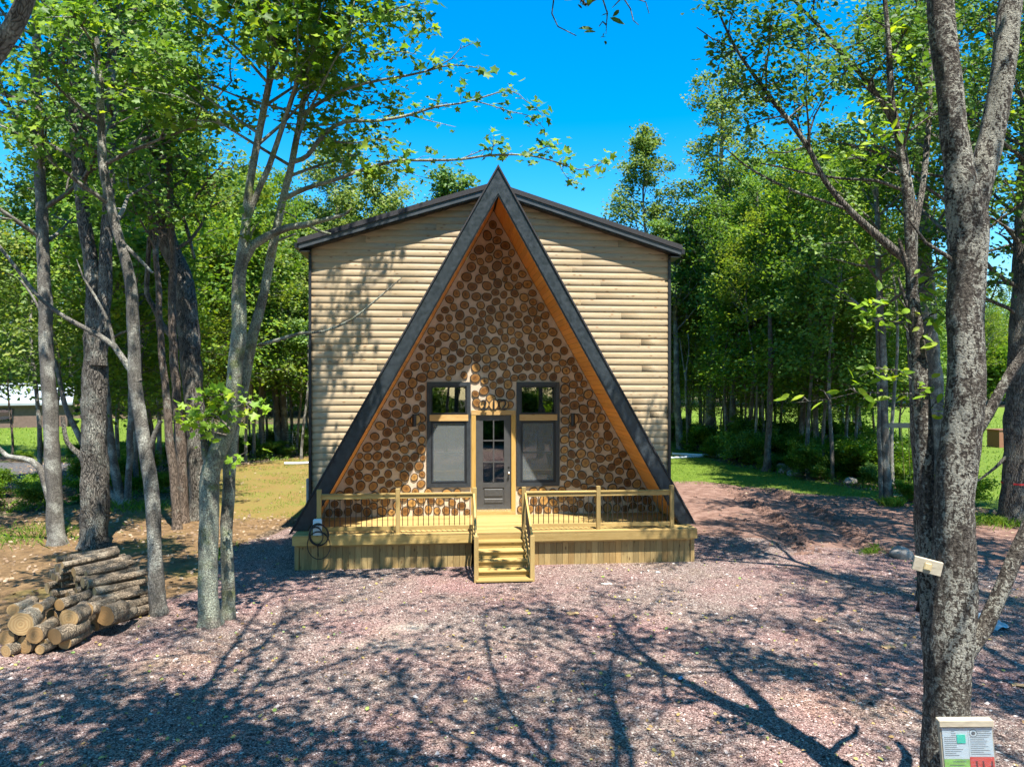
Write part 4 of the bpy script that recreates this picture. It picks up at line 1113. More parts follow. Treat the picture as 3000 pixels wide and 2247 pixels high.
traced('spreading_oak', 'oak with long dark limbs slanting left across the sky, behind the slim pale trunk', 14.0, [
    [(1998,1299,32),(1992,1150,30),(1986,1000,28),(1978,800,26),(1972,680,24),(1965,575,21),(1935,545,18),(1904,518,17),(1870,488,15),(1836,454,14),(1783,390,12),(1742,314,11),(1696,250,10),(1643,182,8),(1590,106,6),(1552,26,4)],
    [(1972,680,18,.2),(1975,500,16,.3),(1960,380,14,.4),(1940,290,13,.4),(1885,193,11,.4),(1817,113,9,.4),(1760,49,7,.4),(1715,0,6,.4),(1680,-60,4,.4)],
    [(1975,520,13,.3),(2000,350,12,.8),(2010,180,10,1.2),(2000,0,8,1.5),(1990,-160,5,1.5)]],
    M['bark_dark'], M['leaf_dark'], {0: dict(z0=8.3, n=13, L=1.9, el=(0.2, 1.1), **thin), 1: dict(z0=8.6, n=16, L=1.9, el=(0.1, 1.0), **thin), 2: dict(z0=9, n=12, L=2.2, **thin)},
    limbs=[[(1948,410,7,.4),(1893,391,7),(1817,386,6),(1741,374,5),(1690,362,4),(1643,354,3)], [(1836,454,7),(1780,435,6),(1722,416,6),(1643,378,5),(1600,350,4),(1567,321,2)],
           [(1742,314,5),(1760,250,4),(1790,200,3)], [(1643,182,4),(1660,110,3),(1672,40,2)], [(1590,106,3),(1540,85,2.5),(1505,60,2)]],
    sides=12, kind='oval', size=0.105, seed=121, step=0.14,
    sprays=[leafy([(1722,416,3),(1690,400,2),(1660,395,1)], 8, 0.14, 0.3, 0.1), leafy([(1696,250,4),(1650,260,3),(1600,280,2)], 14, 0.16, 0.3, 0.105), leafy([(1643,182,4),(1600,190,3),(1560,215,2)], 14, 0.16, 0.3, 0.105), leafy([(1742,314,4),(1700,330,3),(1650,330,2)], 12, 0.16, 0.3, 0.105), leafy([(1590,106,3),(1560,130,2),(1545,160,1)], 14, 0.14, 0.25, 0.105), leafy([(1552,26,2),(1530,20,2),(1515,10,1)], 12, 0.14, 0.2, 0.105)])
traced('grey_maple', 'smooth dark grey trunk leaning left between slim cherry and big forked tree', 25.8, [
    [(2029,1086,42),(2024,950,38),(2018,830,36),(2010,740,34),(2003,640,30),(1997,553,27),(1993,450,23),(1990,350,20),(1987,200,18),(1986,76,14),(1985,-60,10)]],
    M['bark_grey'], M['leaf_forest'], {0: dict(z0=8, n=24, L=3.4, **big)}, sides=14, kind='simple', size=0.17, seed=131)
ribbon_tree = traced('ribboned_oak', 'stout trunk at the right edge with a red ribbon tied round it', 21.8, [
    [(2192,1124,60),(2197,1000,52),(2200,880,50),(2205,780,48),(2212,600,44),(2220,400,40),(2225,200,34),(2230,0,28)]],
    M['bark_dark'], M['leaf_dark'], {0: dict(z0=6, n=24, L=3.6, **big)}, limbs=[[(2197,960,10),(2170,990,8),(2150,1010,6),(2110,1040,4)], [(2200,620,12),(2150,590,9),(2110,540,6)]], sides=16, kind='simple', size=0.16, seed=141)
mb = MB(); q = at(2195.5, 1043, 21.8); V_, F_ = tube_np([q - ribbon_tree.location + Vector((0, 0, -0.03)), q - ribbon_tree.location + Vector((0, 0, 0.03))], [0.40, 0.398], 16, False); mb.add(V_, F_)
mb.build('ribbon', plain('red_ribbon', (0.55, 0.03, 0.03), 0.5, 0.1), ribbon_tree)
traced('thin_maple', 'thin pale double stem standing beside the rope swing', 26.0, [
    [(1918,1086,19),(1912,960,17),(1908,800,15),(1903,700,14),(1898,560,12),(1892,400,9),(1888,250,7)], [(1904,1080,9),(1900,950,9),(1897,800,7),(1893,650,5)]],
    M['bark_grey'], M['leaf_forest'], {0: dict(z0=6, n=20, L=2.8, **big)}, sides=10, kind='simple', size=0.16, seed=151)
traced('broken_snag', 'dead snag with broken top at the grass edge right of the cabin', 34.5, [
    [(1655,1022,18),(1660,950,13),(1664,850,12),(1665,760,11),(1663,700,8),(1662,668,4)]], M['bark_brown'], None, None, limbs=[[(1665,780,4),(1675,755,3),(1680,745,2)]], sides=10, seed=161)
traced('pole_maple', 'very straight thin trunk left of the broken snag', 40.0, [[(1618,990,9),(1622,900,9),(1628,800,8),(1630,700,8),(1632,600,7),(1634,500,6),(1636,400,4)]], M['bark_grey'], M['leaf_forest'], {0: dict(z0=8.5, n=20, L=2.8, **big)}, sides=8, size=0.18, seed=171)
traced('pole_birch', 'straight thin trunk right of the broken snag', 36.6, [[(1730,1009,11),(1732,900,9),(1734,750,8),(1735,600,8),(1736,450,6),(1737,340,4)]], M['bark_grey'], M['leaf_forest'], {0: dict(z0=7.0, n=20, L=2.8, **big)}, sides=8, size=0.18, seed=181)
traced('tall_forest_oak', 'tall dark trunk with crown high above the trees, nearest big one right of the cabin', 45.0, [
    [(1537,975,26),(1534,900,20),(1540,800,18),(1546,700,18),(1550,640,17),(1552,555,15),(1555,450,12),(1558,350,9),(1560,250,6),(1560,185,3)]], M['bark_grey'], M['leaf_olive'], {0: dict(z0=11, n=34, L=3.4, up=0.1, **big)}, sides=12, size=0.2, seed=191, gap=False)
traced('edge_maple', 'slim trunk nearest the right wall of the cabin', 46.0, [[(1469,971,17),(1463,850,14),(1460,720,11),(1457,600,8),(1455,480,6)]], M['bark_grey'], M['leaf_forest'], {0: dict(z0=7.5, n=24, L=2.8, **big)}, sides=10, size=0.2, seed=201)
traced('mottled_maple', 'slim mottled trunk between the tall oak and the straight thin trunk', 46.0, [[(1579,970,14),(1580,870,11),(1584,760,9),(1585,650,8),(1588,520,6)]], M['bark_grey'], M['leaf_forest'], {0: dict(z0=7.5, n=22, L=2.8, **big)}, sides=10, size=0.2, seed=211)
traced('crooked_sapling', 'thin crooked leafless sapling just right of the cabin wall', 45.0, [[(1486,977,6),(1484,900,6),(1481,820,5),(1488,760,3),(1486,720,2)], [(1481,820,4),(1474,770,3),(1468,730,2)]], M['bark_grey'], None, None, sides=6, seed=221)
traced('side_oak', 'leafy oak whose crown spreads over the red soil, its trunk hidden behind the scaly tree', 20.0, [
    [(2075,1178,26),(2072,1000,23),(2066,800,20),(2058,600,17),(2050,450,14),(2045,300,11),(2040,150,8),(2036,30,5)]],
    M['bark_dark'], M['leaf_forest'], {0: dict(z0=7.6, n=24, L=3.6, **thin)}, sides=10, kind='oval', size=0.13, seed=233)
traced('drive_oak', 'oak at the right edge, its boughs reaching in over the drive', 16.2, [
    [(2290,1266,30),(2288,1000,27),(2284,700,24),(2278,450,20),(2272,200,15),(2268,0,10),(2264,-150,6)]],
    M['bark_dark'], M['leaf_forest'], {0: dict(z0=7.8, n=22, L=4.0, **thin)}, sides=10, kind='oval', size=0.125, seed=234)
tb = Tree(231, 'simple', 0.22, None)
def crown_only(name, label, xv, yb, d, top, rad, z0, n, leaf_m, seed, taper=0.8, size=0.2):
    tb = Tree(seed, 'simple', size); b = at(xv, yb, d); g = ground_z(b.x, d)
    t = at(xv, top, d)
    pts = [Vector((b.x + 0.25 * math.sin(k * 0.9 + seed), d, g - 0.05 + (t.z - g) * k / 12)) for k in range(13)]
    st = (pts, [0.2 * (1 - 0.9 * k / 12) + 0.01 for k in range(13)])
    tb.tube(st[0], st[1], 8, 0.1); tb.grow(st, z0, n, rad, 2, 26, 0.28, (0.3, 1.0), 4, taper, None, 0.1)
    return finish(tb, name, label, (b.x, d, g), M['bark_grey'], leaf_m)
crown_only('conical_tree', 'narrow cone-shaped tree rising into the sky right of the porch peak', 1397, 960, 48, 300, 4.6, 7, 46, M['leaf_olive'], 241, 0.8)
crown_only('round_tree', 'rounded green treetop peeping over the cabin roof left of the peak', 968, 960, 42, 395, 3.2, 7, 40, M['leaf_forest'], 242, 0.6)
crown_only('olive_tree', 'yellow-green bushy treetop left of the cabin roof', 815, 960, 46, 405, 3.8, 6, 46, M['leaf_olive'], 243, 0.6)
crown_only('bushy_tree', 'yellow-green bushy treetop seen through the twin maple branches', 720, 960, 48, 350, 4.0, 6, 50, M['leaf_olive'], 244, 0.6)

# ---- trees behind the camera: they shade the yard and show in the window glass
def shade_gap(P):
    # prune yard oak leaves in view, and most keeping sun off the scaly trunk
    d = np.abs((P[:, 0] - 4.05) * 0.9166 + (P[:, 1] - 6.7) * 0.3997)
    h = np.sin(P[:, 0] * 2.1 + P[:, 2] * 1.7) * np.cos(P[:, 1] * 1.9 - P[:, 2] * 1.3)
    return in_frame(P) | ((d < 0.6) & (P[:, 1] < 6.7) & (h > -0.35))
def yard_tree(name, label, x, y, hgt, r0, zc, L, n, seed, leaf_m, size=0.135, fwd=0):
    tb = Tree(seed, 'simple', size, shade_gap); k = 14
    pts = [Vector((x + 0.35 * math.sin(i * 0.7 + seed) * (i / k), y + 0.3 * math.cos(i * 0.6 + seed) * (i / k), -0.05 + hgt * i / k)) for i in range(k + 1)]
    st = refine((pts, [r0 * (1 - 0.85 * i / k) for i in range(k + 1)]), 0.3)
    tb.tube(st[0], st[1], 12, 0.15); tb.grow(st, zc, n, L, 1, 60, 0.27, (0.0, 0.7), 4, 0.45, 0.1)
    for k_ in range(fwd):
        q = st[0][int(len(st[0]) * (0.42 + 0.4 * k_ / max(1, fwd)))]
        tb.limb(q, (tb.r.uniform(-0.55, 0.45), 1.0, tb.r.uniform(0.35, 0.75)), tb.r.uniform(6.5, 9.5), 0.08, 1, 62, 0.27, 0.02, 5, 0.16, 0.35)
    return tb, finish(tb, name, label, (x, y, 0), M['bark_dark'], leaf_m)
YT = [('a', 1.6, -2.2, 14.5, 0.22, 7.5, 4.8, 17), ('b', -4.2, -0.6, 14, 0.2, 7.0, 4.8, 17), ('c', 8.6, 1.0, 15, 0.24, 7.5, 4.6, 16), ('d', -8.6, 3.4, 14.5, 0.22, 7.5, 4.2, 24), ('e', 5.6, -3.0, 15.5, 0.2, 8.5, 4.0, 20), ('f', -1.6, -7.5, 15, 0.22, 6.0, 4.5, 22), ('g', -2.6, 1.7, 14.5, 0.17, 8.0, 5.0, 13), ('h', 2.9, 1.6, 15.0, 0.17, 8.6, 4.6, 13), ('i', -6.2, 5.4, 15.0, 0.18, 9.0, 4.6, 20), ('j', 9.6, 6.2, 15.5, 0.2, 9.0, 4.6, 18), ('k', 11.5, 9.0, 15.0, 0.2, 8.5, 4.5, 22), ('m', 13.0, 14.5, 16.0, 0.2, 7.5, 4.8, 24), ('n', 16.5, 20.0, 15.0, 0.2, 7.0, 4.6, 24)]
WHERE = ['right behind the viewpoint', 'left behind the viewpoint', 'right of the viewpoint beside the scaly tree', 'left of the view beyond the overhanging limb', 'behind the viewpoint towards the right', 'farthest behind the viewpoint', 'near left of the viewpoint', 'near right of the viewpoint', 'left above the firewood', 'right of the scaly tree', 'far right of the yard', 'beside the drive beyond the right edge', 'right of the ribboned trunk beyond the right edge']
for (nm, x, y, hh, r0, zc, L, n), wh in zip(YT, WHERE):
    yard_tree('yard_oak', 'tall oak shading the gravel, ' + wh, x, y, hh, r0, zc, L, n, ord(nm), M['leaf_forest'], fwd={'a': 4, 'b': 3, 'g': 4, 'h': 4, 'c': 2}.get(nm, 0))
tb = Tree(777, 'lance', 0.11)
def hang():
    b = Vector((0.2, -2.6, 0)); pts = [Vector((0.2, -2.6, -0.05)), Vector((0.25, -2.5, 4.5)), Vector((0.4, -1.5, 7.2)), Vector((0.25, 0.8, 8.2)), Vector((-0.1, 3.2, 7.9)), at(1225, -40, 5.2), at(1300, -8, 5.0), at(1345, -6, 4.9)]
    st = refine((pts, [0.09, 0.08, 0.06, 0.045, 0.03, 0.012, 0.007, 0.004]), 0.15); tb.tube(st[0], st[1], 9, 0.06)
    for tr, nl in (([(1300,-8,4),(1312,30,3),(1310,55,2),(1309,75,1)], 3), ([(1270,-15,4),(1262,0,3),(1258,12,1)], 3), ([(1345,-6,4),(1330,10,2),(1322,18,1)], 3), ([(1225,-40,4),(1196,0,3.5),(1192,30,3),(1205,58,2.5),(1245,78,2)], 0), ([(1345,-6,3),(1362,20,2.5),(1368,45,2),(1380,55,1.5)], 0), ([(1345,-8,3),(1395,5,2),(1402,30,1.5)], 0)):
        if nl: leafy(tr, nl, 0.03, 0.05, 0.1, every=0.06)(tb, 5.0)
        else:
            q = refine(stem_from(tr, 5.0), 0.08); tb.tube(q[0], q[1], 5)
    finish(tb, 'hanging_branch_tree', 'dark leafy twig hanging into the sky from a tree overhead', (0.2, -2.6, 0), M['bark_dark'], M['leaf_dark'])
hang()

# ---- background woods: a few kinds, copied
def proto(seed, hgt, r0, zc, L, n, leaf_m, bark_m, size, taper=0.6, el=(0.1, 0.8), leafn=26, spread=0.3):
    tb = Tree(seed, 'simple', size); k = 10
    pts = [Vector((0.55 * math.sin(i * 0.8 + seed) * (i / k), 0.5 * math.cos(i * 0.7 + seed) * (i / k), -0.08 + hgt * i / k)) for i in range(k + 1)]
    st = (pts, [r0 * (1 - 0.88 * i / k) for i in range(k + 1)])
    tb.tube(st[0], st[1], 8, 0.1); tb.grow(st, zc, n, L, 2, leafn, spread, el, 4, taper)
    return tb.trunk_mesh('trunk', bark_m), tb.crown_mesh('crown', leaf_m), hgt
PROTO = {
    'tall_a': proto(301, 17, 0.20, 6.0, 3.8, 40, M['leaf_forest'], M['bark_grey'], 0.20, leafn=17),
    'tall_b': proto(302, 16, 0.17, 5.0, 3.6, 40, M['leaf_olive'], M['bark_grey'], 0.20, leafn=17),
    'tall_c': proto(303, 17, 0.22, 5.5, 4.2, 40, M['leaf_dark'], M['bark_dark'], 0.21, leafn=17),
    'under_a': proto(304, 9.5, 0.07, 3.0, 2.9, 34, M['leaf_maple'], M['bark_grey'], 0.16, 0.5, (-0.1, 0.5), 20),
    'under_b': proto(305, 8.5, 0.06, 2.6, 2.7, 32, M['leaf_forest'], M['bark_brown'], 0.16, 0.5, (-0.1, 0.5), 20),
    'under_c': proto(306, 10.0, 0.08, 3.3, 3.0, 34, M['leaf_olive'], M['bark_grey'], 0.16, 0.5, (-0.1, 0.5), 20),
    'pole_a': proto(309, 14, 0.10, 8.0, 2.6, 22, M['leaf_forest'], M['bark_grey'], 0.18, 0.5, (0.1, 0.9), 16),
    'pole_b': proto(310, 13, 0.085, 7.0, 2.4, 20, M['leaf_olive'], M['bark_pole'], 0.18, 0.5, (0.1, 0.9), 16),
    'shrub_a': proto(307, 1.5, 0.02, 0.15, 0.9, 22, M['leaf_forest'], M['bark_twig'], 0.11, 0.4, (0.0, 0.9), 22, 0.14),
    'shrub_b': proto(308, 1.1, 0.02, 0.10, 0.8, 20, M['leaf_maple'], M['bark_twig'], 0.10, 0.4, (0.0, 0.9), 22, 0.13),
}
LBL = {'tall_a': ('forest_tree', 'tall grey-trunked leafy tree in the background woods', 'tree', 'tall green trees of the background woods'),
       'tall_b': ('olive_forest_tree', 'tall yellowish-green tree in the background woods', 'tree', 'tall yellowish trees of the background woods'),
       'tall_c': ('dark_forest_tree', 'tall dark-leaved tree in the background woods', 'tree', 'tall dark trees of the background woods'),
       'under_a': ('understory_maple', 'low bright green understory tree in the shade of the woods', 'tree', 'bright understory trees'),
       'under_b': ('understory_tree', 'low mid-green understory tree filling the woods', 'tree', 'mid-green understory trees'),
       'under_c': ('understory_oak', 'low yellowish understory tree filling the woods', 'tree', 'yellowish understory trees'),
       'pole_a': ('slim_forest_tree', 'slim grey trunk bare up to a high sparse crown, among the background woods', 'tree', 'slim grey trunks in the woods'),
       'pole_b': ('pale_forest_tree', 'slim pale trunk bare up to a high yellowish crown, among the background woods', 'tree', 'slim pale trunks in the woods'),
       'shrub_a': ('woodland_shrub', 'knee-high dark green shrub on the forest floor', 'shrub', 'dark shrubs on the forest floor'),
       'shrub_b': ('leafy_seedling', 'low bright leafy seedling at the wood edge', 'shrub', 'bright seedlings at the wood edge')}
def put(kind, x, y, sc, rz, sxy=None):
    tm, cm, h_ = PROTO[kind]; nm, lb, ct, gr = LBL[kind]
    root = empty(nm, (x, y, ground_z(x, y)), rz); root.scale = (sxy or sc, sxy or sc, sc); tag(root, lb, ct, gr)
    link('trunk', tm, root); link('crown', cm, root); return root
SKX = [-3000, 250, 400, 480, 560, 700, 800, 860, 900, 940, 1000, 1060, 1120, 1250, 1300, 1330, 1460, 1500, 1560, 1650, 1750, 1880, 2000, 2300, 6000]
SKY = [-200, -150, 60, 260, 330, 370, 400, 400, 450, 440, 430, 430, 460, 480, 485, 470, 430, 330, 270, 300, 310, 250, 130, -20, -100]
def blocked(x, y, pad=0.8):
    u, w = house_uv(x, y)
    if abs(u) < 6.0 and -11 < w < 4: return True
    for pg in (GRAVEL, DIRT, GRASS_R, MOSS, SOIL_L, LAWN_R, LAWN_L, DRIVE_L):
        if poly_d(x, y, pg) > -pad: return True
    return False
rw = np.random.default_rng(99)
placed = []
def scatter(kinds, n, xr, yr, mind, smin=0.85, smax=1.2, skyline=True, pad=0.8, cond=None):
    c = 0; t = 0
    while c < n and t < n * 60:
        t += 1
        y = yr[0] + (yr[1] - yr[0]) * rw.random() ** 1.0; x = rw.uniform(*xr)
        xv = (1500 + FPX * x / max(y, 1)) / VS
        if y > 5 and not (-260 < xv < 2470): continue
        if y > 5 and cond and not cond(xv, x, y): continue
        if blocked(x, y, pad): continue
        if any((x - a) ** 2 + (y - b) ** 2 < (mind) ** 2 and k == kinds[0][:4] for a, b, k in placed): continue
        kind = kinds[rw.integers(len(kinds))]; h_ = PROTO[kind][2]; sc = rw.uniform(smin, smax)
        if skyline and y > 5:
            r_px = 3.0 / y * FPX / VS
            top = max(np.interp(xv + o, SKX, SKY) for o in (-r_px * 0.7, 0, r_px * 0.7)) + rw.uniform(0, 70)
            lim = CAM_H - (top * VS - 1123.5) / FPX * y - ground_z(x, y)
            sc = min(sc, lim / (h_ * 1.06)) if lim < h_ * 1.6 else min(sc * 1.15, lim / h_)
            if sc < 0.45: continue
        put(kind, x, y, sc, rw.uniform(0, 6.28), max(sc, 0.75) if kind[:5] != 'shrub' else None)
        placed.append((x, y, kinds[0][:4])); c += 1
    return c
TL = ['tall_a', 'tall_c', 'tall_b', 'tall_a']; UN = ['under_a', 'under_b', 'under_c']
scatter(TL, 13, (-45, -7), (30, 62), 3.8)
scatter(['tall_b', 'tall_a'], 14, (-26, 22), (34, 62), 3.2, cond=lambda xv, x, y: 560 < xv < 1520)
scatter(TL, 15, (9, 55), (34, 66), 3.8)
scatter(UN, 34, (-45, -8), (27, 58), 2.6)
scatter(UN, 28, (9, 48), (32, 64), 2.8)
scatter(UN, 12, (-24, 20), (36, 56), 2.6, cond=lambda xv, x, y: 560 < xv < 1520)
scatter(UN, 20, (9, 44), (36, 62), 2.2, 0.46, 0.66)
scatter(UN, 18, (-40, -9), (30, 58), 2.2, 0.46, 0.66)
scatter(['pole_a', 'pole_b'], 40, (-40, -8), (24, 62), 1.6)
scatter(['pole_a', 'pole_b'], 44, (9, 46), (28, 66), 1.6)
scatter(TL, 46, (-90, 95), (68, 118), 4.5, 1.0, 1.35)
scatter(TL, 26, (-110, 120), (113, 136), 5.0, 1.0, 1.35)
scatter(UN, 40, (-110, 120), (113, 130), 4.0, 1.2, 1.8)
scatter(UN, 40, (-80, 85), (66, 104), 3.5, 0.9, 1.4)
scatter(['tall_a', 'tall_c'], 14, (-22, 24), (-34, -9), 4.0, skyline=False)
scatter(UN, 14, (-16, 18), (-30, -9), 2.4, skyline=False)
scatter(['shrub_a', 'shrub_b'], 30, (-12, 14), (-22, -12.9), 0.9, 1.2, 2.2, False, 0.1)
scatter(['shrub_a', 'shrub_b'], 60, (-34, -8), (16, 50), 0.8, 0.35, 0.75, False, 0.1)
scatter(['shrub_a', 'shrub_b'], 80, (8, 34), (24, 60), 0.8, 0.35, 0.85, False, 0.1)
scatter(['shrub_a', 'shrub_b'], 45, (9, 30), (30, 46), 0.6, 0.7, 1.25, False, 0.1)

# thickets closing the far side of the lawns
LBL['thicket'] = ('thicket', 'dense low thicket closing the far side of the lawns', 'thicket', 'thickets beyond the lawns'); PROTO['thicket'] = PROTO['shrub_a']
xx = -112.0
while xx < 122:
    yy = 116 + rw.uniform(-3, 6); sc_ = rw.uniform(4.2, 5.6)
    if abs(xx) > 12: put('thicket', xx, yy, sc_, rw.uniform(0, 6.28), sc_ * 1.25)
    xx += 3.6
xx = -70.0
while xx < -22:
    put('thicket', xx, 84 + rw.uniform(-2, 3), rw.uniform(3, 4), rw.uniform(0, 6.28), 4.2); xx += 3.2
# ---------------------------------------------------------------- things in the yard
# gravel stones lying loose on the ground sheet
def gravel_stones():
    rg = np.random.default_rng(5); N = 62000
    d = 7.2 + (21 - 7.2) * rg.random(N) ** 1.25
    x = rg.uniform(-0.78, 0.78, N) * d
    P = []
    for a, b in zip(x, d):
        u, w = house_uv(a, b)
        if abs(u) < 4.8 and w < 2.1: continue
        if abs(u) < 0.7 and w < 3.5: continue
        if poly_d(a, b, GRAVEL) < 0.15 + 0.6 * rg.random() * vnoise(a, b, 0.8, 2): continue
        P.append((a, b, ground_z(a, b)))
    P = np.array(P); n = len(P)
    s_ = rg.gamma(3.0, 0.0038, n).clip(0.005, 0.05)
    T = np.array([(1, 0, 0), (0, 1, 0), (-1, 0, 0), (0, -1, 0), (0, 0, 0.75), (0.0, 0.0, -0.5)], dtype=float)
    F = np.array([(0, 1, 4), (1, 2, 4), (2, 3, 4), (3, 0, 4)])
    J = T[None] * (1 + rg.uniform(-0.35, 0.35, (n, 6, 1))) + rg.normal(0, 0.16, (n, 6, 3))
    an = rg.uniform(0, 6.28, n); c, s = np.cos(an)[:, None], np.sin(an)[:, None]
    X = J[:, :, 0] * 1.3; Y = J[:, :, 1] * 0.8
    V = np.stack([X * c - Y * s, X * s + Y * c, J[:, :, 2] * 0.8], -1) * s_[:, None, None] + P[:, None, :] + np.array([0, 0, 0.003])
    hue = np.repeat(rg.random(n), 6)
    FF = (np.arange(n) * 6)[:, None, None] + F[None]
    st = NT('loose_gravel'); t = st.attr('tint')
    col = st.ramp(t, [(0.0, (0.030, 0.022, 0.019)), (0.3, (0.130, 0.092, 0.081)), (0.65, (0.28, 0.205, 0.178)), (0.88, (0.37, 0.31, 0.28)), (1.0, (0.58, 0.54, 0.49))])
    bigp = st.noise(st.pos(), 0.45, 5, 0.6)
    col = st.mix(st.g(bigp, 0.42, 0.68, 0.0, 0.55), col, st.mix(1.0, col, (1.12, 0.82, 0.84), 'MULTIPLY'))
    st.done(col, 0.9, None, 0.15)
    me = np_mesh('gravel', V.reshape(-1, 3), FF.reshape(-1, 3), [st.m], {'tint': hue})
    tag(link('gravel', me), 'loose mauve gravel covering the yard', 'gravel', kind='stuff')
gravel_stones()

def blades(name, label, pts, hgt, wid, mat, seed, lean=0.5, cat='grass'):
    rg = np.random.default_rng(seed); P = np.array(pts); n = len(P)
    an = rg.uniform(0, 6.28, n); h_ = hgt * rg.uniform(0.5, 1.3, n); w_ = wid * rg.uniform(0.6, 1.3, n)
    dx, dy = np.cos(an), np.sin(an); lx, ly = rg.normal(0, lean, n) * h_, rg.normal(0, lean, n) * h_
    V = np.zeros((n, 4, 3))
    V[:, 0] = P + np.stack([dx * w_, dy * w_, 0 * w_], 1); V[:, 1] = P - np.stack([dx * w_, dy * w_, 0 * w_], 1)
    V[:, 2] = P + np.stack([lx * .4 - dx * w_ * .7, ly * .4 - dy * w_ * .7, h_ * .6], 1); V[:, 3] = P + np.stack([lx, ly, h_], 1)
    F = (np.arange(n) * 4)[:, None, None] + np.array([[[0, 1, 2], [0, 2, 3]]])
    tint = np.repeat(rg.random(n), 4)
    me = np_mesh(name, V.reshape(-1, 3), F.reshape(-1, 3), [mat], {'tint': tint})
    return tag(link(name, me), label, cat, kind='stuff')
M['grass'] = leaf('grass_blade', (0.06, 0.13, 0.012), (0.13, 0.25, 0.02), (0.28, 0.36, 0.04), 0.3)
def in_zone(rg, n, polys, xr, yr, extra=None, patch=None):
    out = []
    t = 0
    while len(out) < n and t < n * 8:
        t += 1
        x, y = rg.uniform(*xr), rg.uniform(*yr)
        if abs(x) > 0.80 * y: continue
        if patch and vnoise(x, y, patch[0], patch[1]) < patch[2]: continue
        if any(poly_d(x, y, p) > 0 for p in polys): out.append((x, y, ground_z(x, y)))
    return out
rg = np.random.default_rng(8)
blades('grass', 'thin fresh grass along the right of the cabin', in_zone(rg, 14000, [GRASS_R], (4, 16), (25, 52)), 0.07, 0.008, M['grass'], 1)
blades('lawn_grass', 'sunny neighbouring lawns beyond the woods', in_zone(rg, 14000, [LAWN_R, LAWN_L], (-50, 70), (24, 85)), 0.14, 0.03, M['grass'], 2)
blades('sparse_grass', 'sparse moss and grass on the clearing left of the cabin', in_zone(rg, 9000, [MOSS], (-15, -4.6), (22.5, 44), patch=(0.6, 3.0, -0.05)), 0.06, 0.008, M['grass'], 3)
pts = []
while len(pts) < 9000:
    x, y = rg.uniform(-26, 26), rg.uniform(14, 48)
    if abs(x) > 0.8 * y or blocked(x, y, -0.2): continue
    if vnoise(x, y, 0.45, 9) < 0.1: continue
    pts.append((x, y, ground_z(x, y)))
blades('undergrowth', 'patchy green undergrowth on the forest floor', pts, 0.16, 0.025, M['grass'], 4, 0.8)
# fallen leaves
def litter():
    rg = np.random.default_rng(12); P = []
    while len(P) < 16000:
        x, y = rg.uniform(-24, 24), rg.uniform(11, 46)
        if abs(x) > 0.8 * y: continue
        inside = max(poly_d(x, y, GRAVEL), poly_d(x, y, GRASS_R), poly_d(x, y, LAWN_R))
        if inside > 0.2: continue
        if max(poly_d(x, y, MOSS), poly_d(x, y, DIRT)) > 0.3 and rg.random() < 0.93: continue
        P.append((x, y, ground_z(x, y) + 0.012))
    tb = Tree(13, 'oval', 0.09); tb.P = [np.array(P)]; tb.S = [rg.uniform(0.05, 0.12, len(P))]; tb.X = [rg.random(len(P))]
    s = NT('dry_fallen_leaf'); t = s.attr('tint')
    s.done(s.ramp(t, [(0.0, (0.06, 0.035, 0.02)), (0.5, (0.20, 0.13, 0.075)), (1.0, (0.40, 0.31, 0.21))]), 0.8)
    me = tb.crown_mesh('leaf_litter', s.m, 0.1, 1.6); tag(link('leaf_litter', me), 'dry brown leaves littering the forest floor', 'leaves', kind='stuff')
litter()

# firewood: every log is a thing
s = NT('sawn_log_end'); p = s.obj(); ln = s.new("ShaderNodeVectorMath", operation='LENGTH')
mp = s.mapping(p, (1, 0, 1)); s.L(mp, ln.inputs[0]); r_ = s.rand(); n = s.noise(s.mapping(p, (1, 1, 1), off=r_), 14, 4)
ring = s.math('SINE', s.math('ADD', s.math('MULTIPLY', ln.outputs["Value"], 150.0), s.math('MULTIPLY', n, 9.0)))
c = s.mix(s.g(ring, -1, 1, 0, 0.6), s.ramp(r_, [(0, (0.26, 0.15, 0.06)), (0.5, (0.40, 0.26, 0.115)), (1, (0.50, 0.35, 0.17))]), (0.34, 0.19, 0.07))
c = s.mix(s.g(n, 0.55, 0.75, 0, 0.5), c, (0.22, 0.12, 0.045))
M['sawn'] = s.done(c, 0.75, s.bump(ring, 0.2, 0.004))
M['bark_fire'] = bark('firewood_bark', (0.06, 0.045, 0.032), (0.30, 0.235, 0.165), 0.4, (0.40, 0.36, 0.28), 1.6, True, 0, 0.02)
def log_mesh(L, r, seed, bend=0.04):
    rg = random.Random(seed); k = 7; mb = MB(); sides = 14
    pr = [1 + rg.uniform(-0.07, 0.07) for _ in range(sides)]
    vs = []
    for i in range(k + 1):
        t = i / k; y = (t - 0.5) * L; cx = bend * math.sin(math.pi * t); rr_ = r * (1 - 0.12 * t)
        for q in range(sides):
            a = 2 * math.pi * q / sides; f = pr[q] * (1 + 0.03 * rg.uniform(-1, 1))
            vs.append((cx + rr_ * f * math.cos(a), y, rr_ * f * math.sin(a)))
    fs = []
    for i in range(k):
        for q in range(sides):
            q2 = (q + 1) % sides; fs.append((i*sides+q, (i+1)*sides+q, (i+1)*sides+q2, i*sides+q2))
    mb.add(vs, fs, 0)
    mb.f += [tuple(range(sides)), tuple((k)*sides + q for q in range(sides-1, -1, -1))]; mb.m += [1, 1]
    me = mb.mesh('firewood_log', M['bark_fire'], M['sawn'])
    for p_ in me.polygons: p_.use_smooth = p_.material_index == 0
    return me
FW = []
rg = random.Random(17)
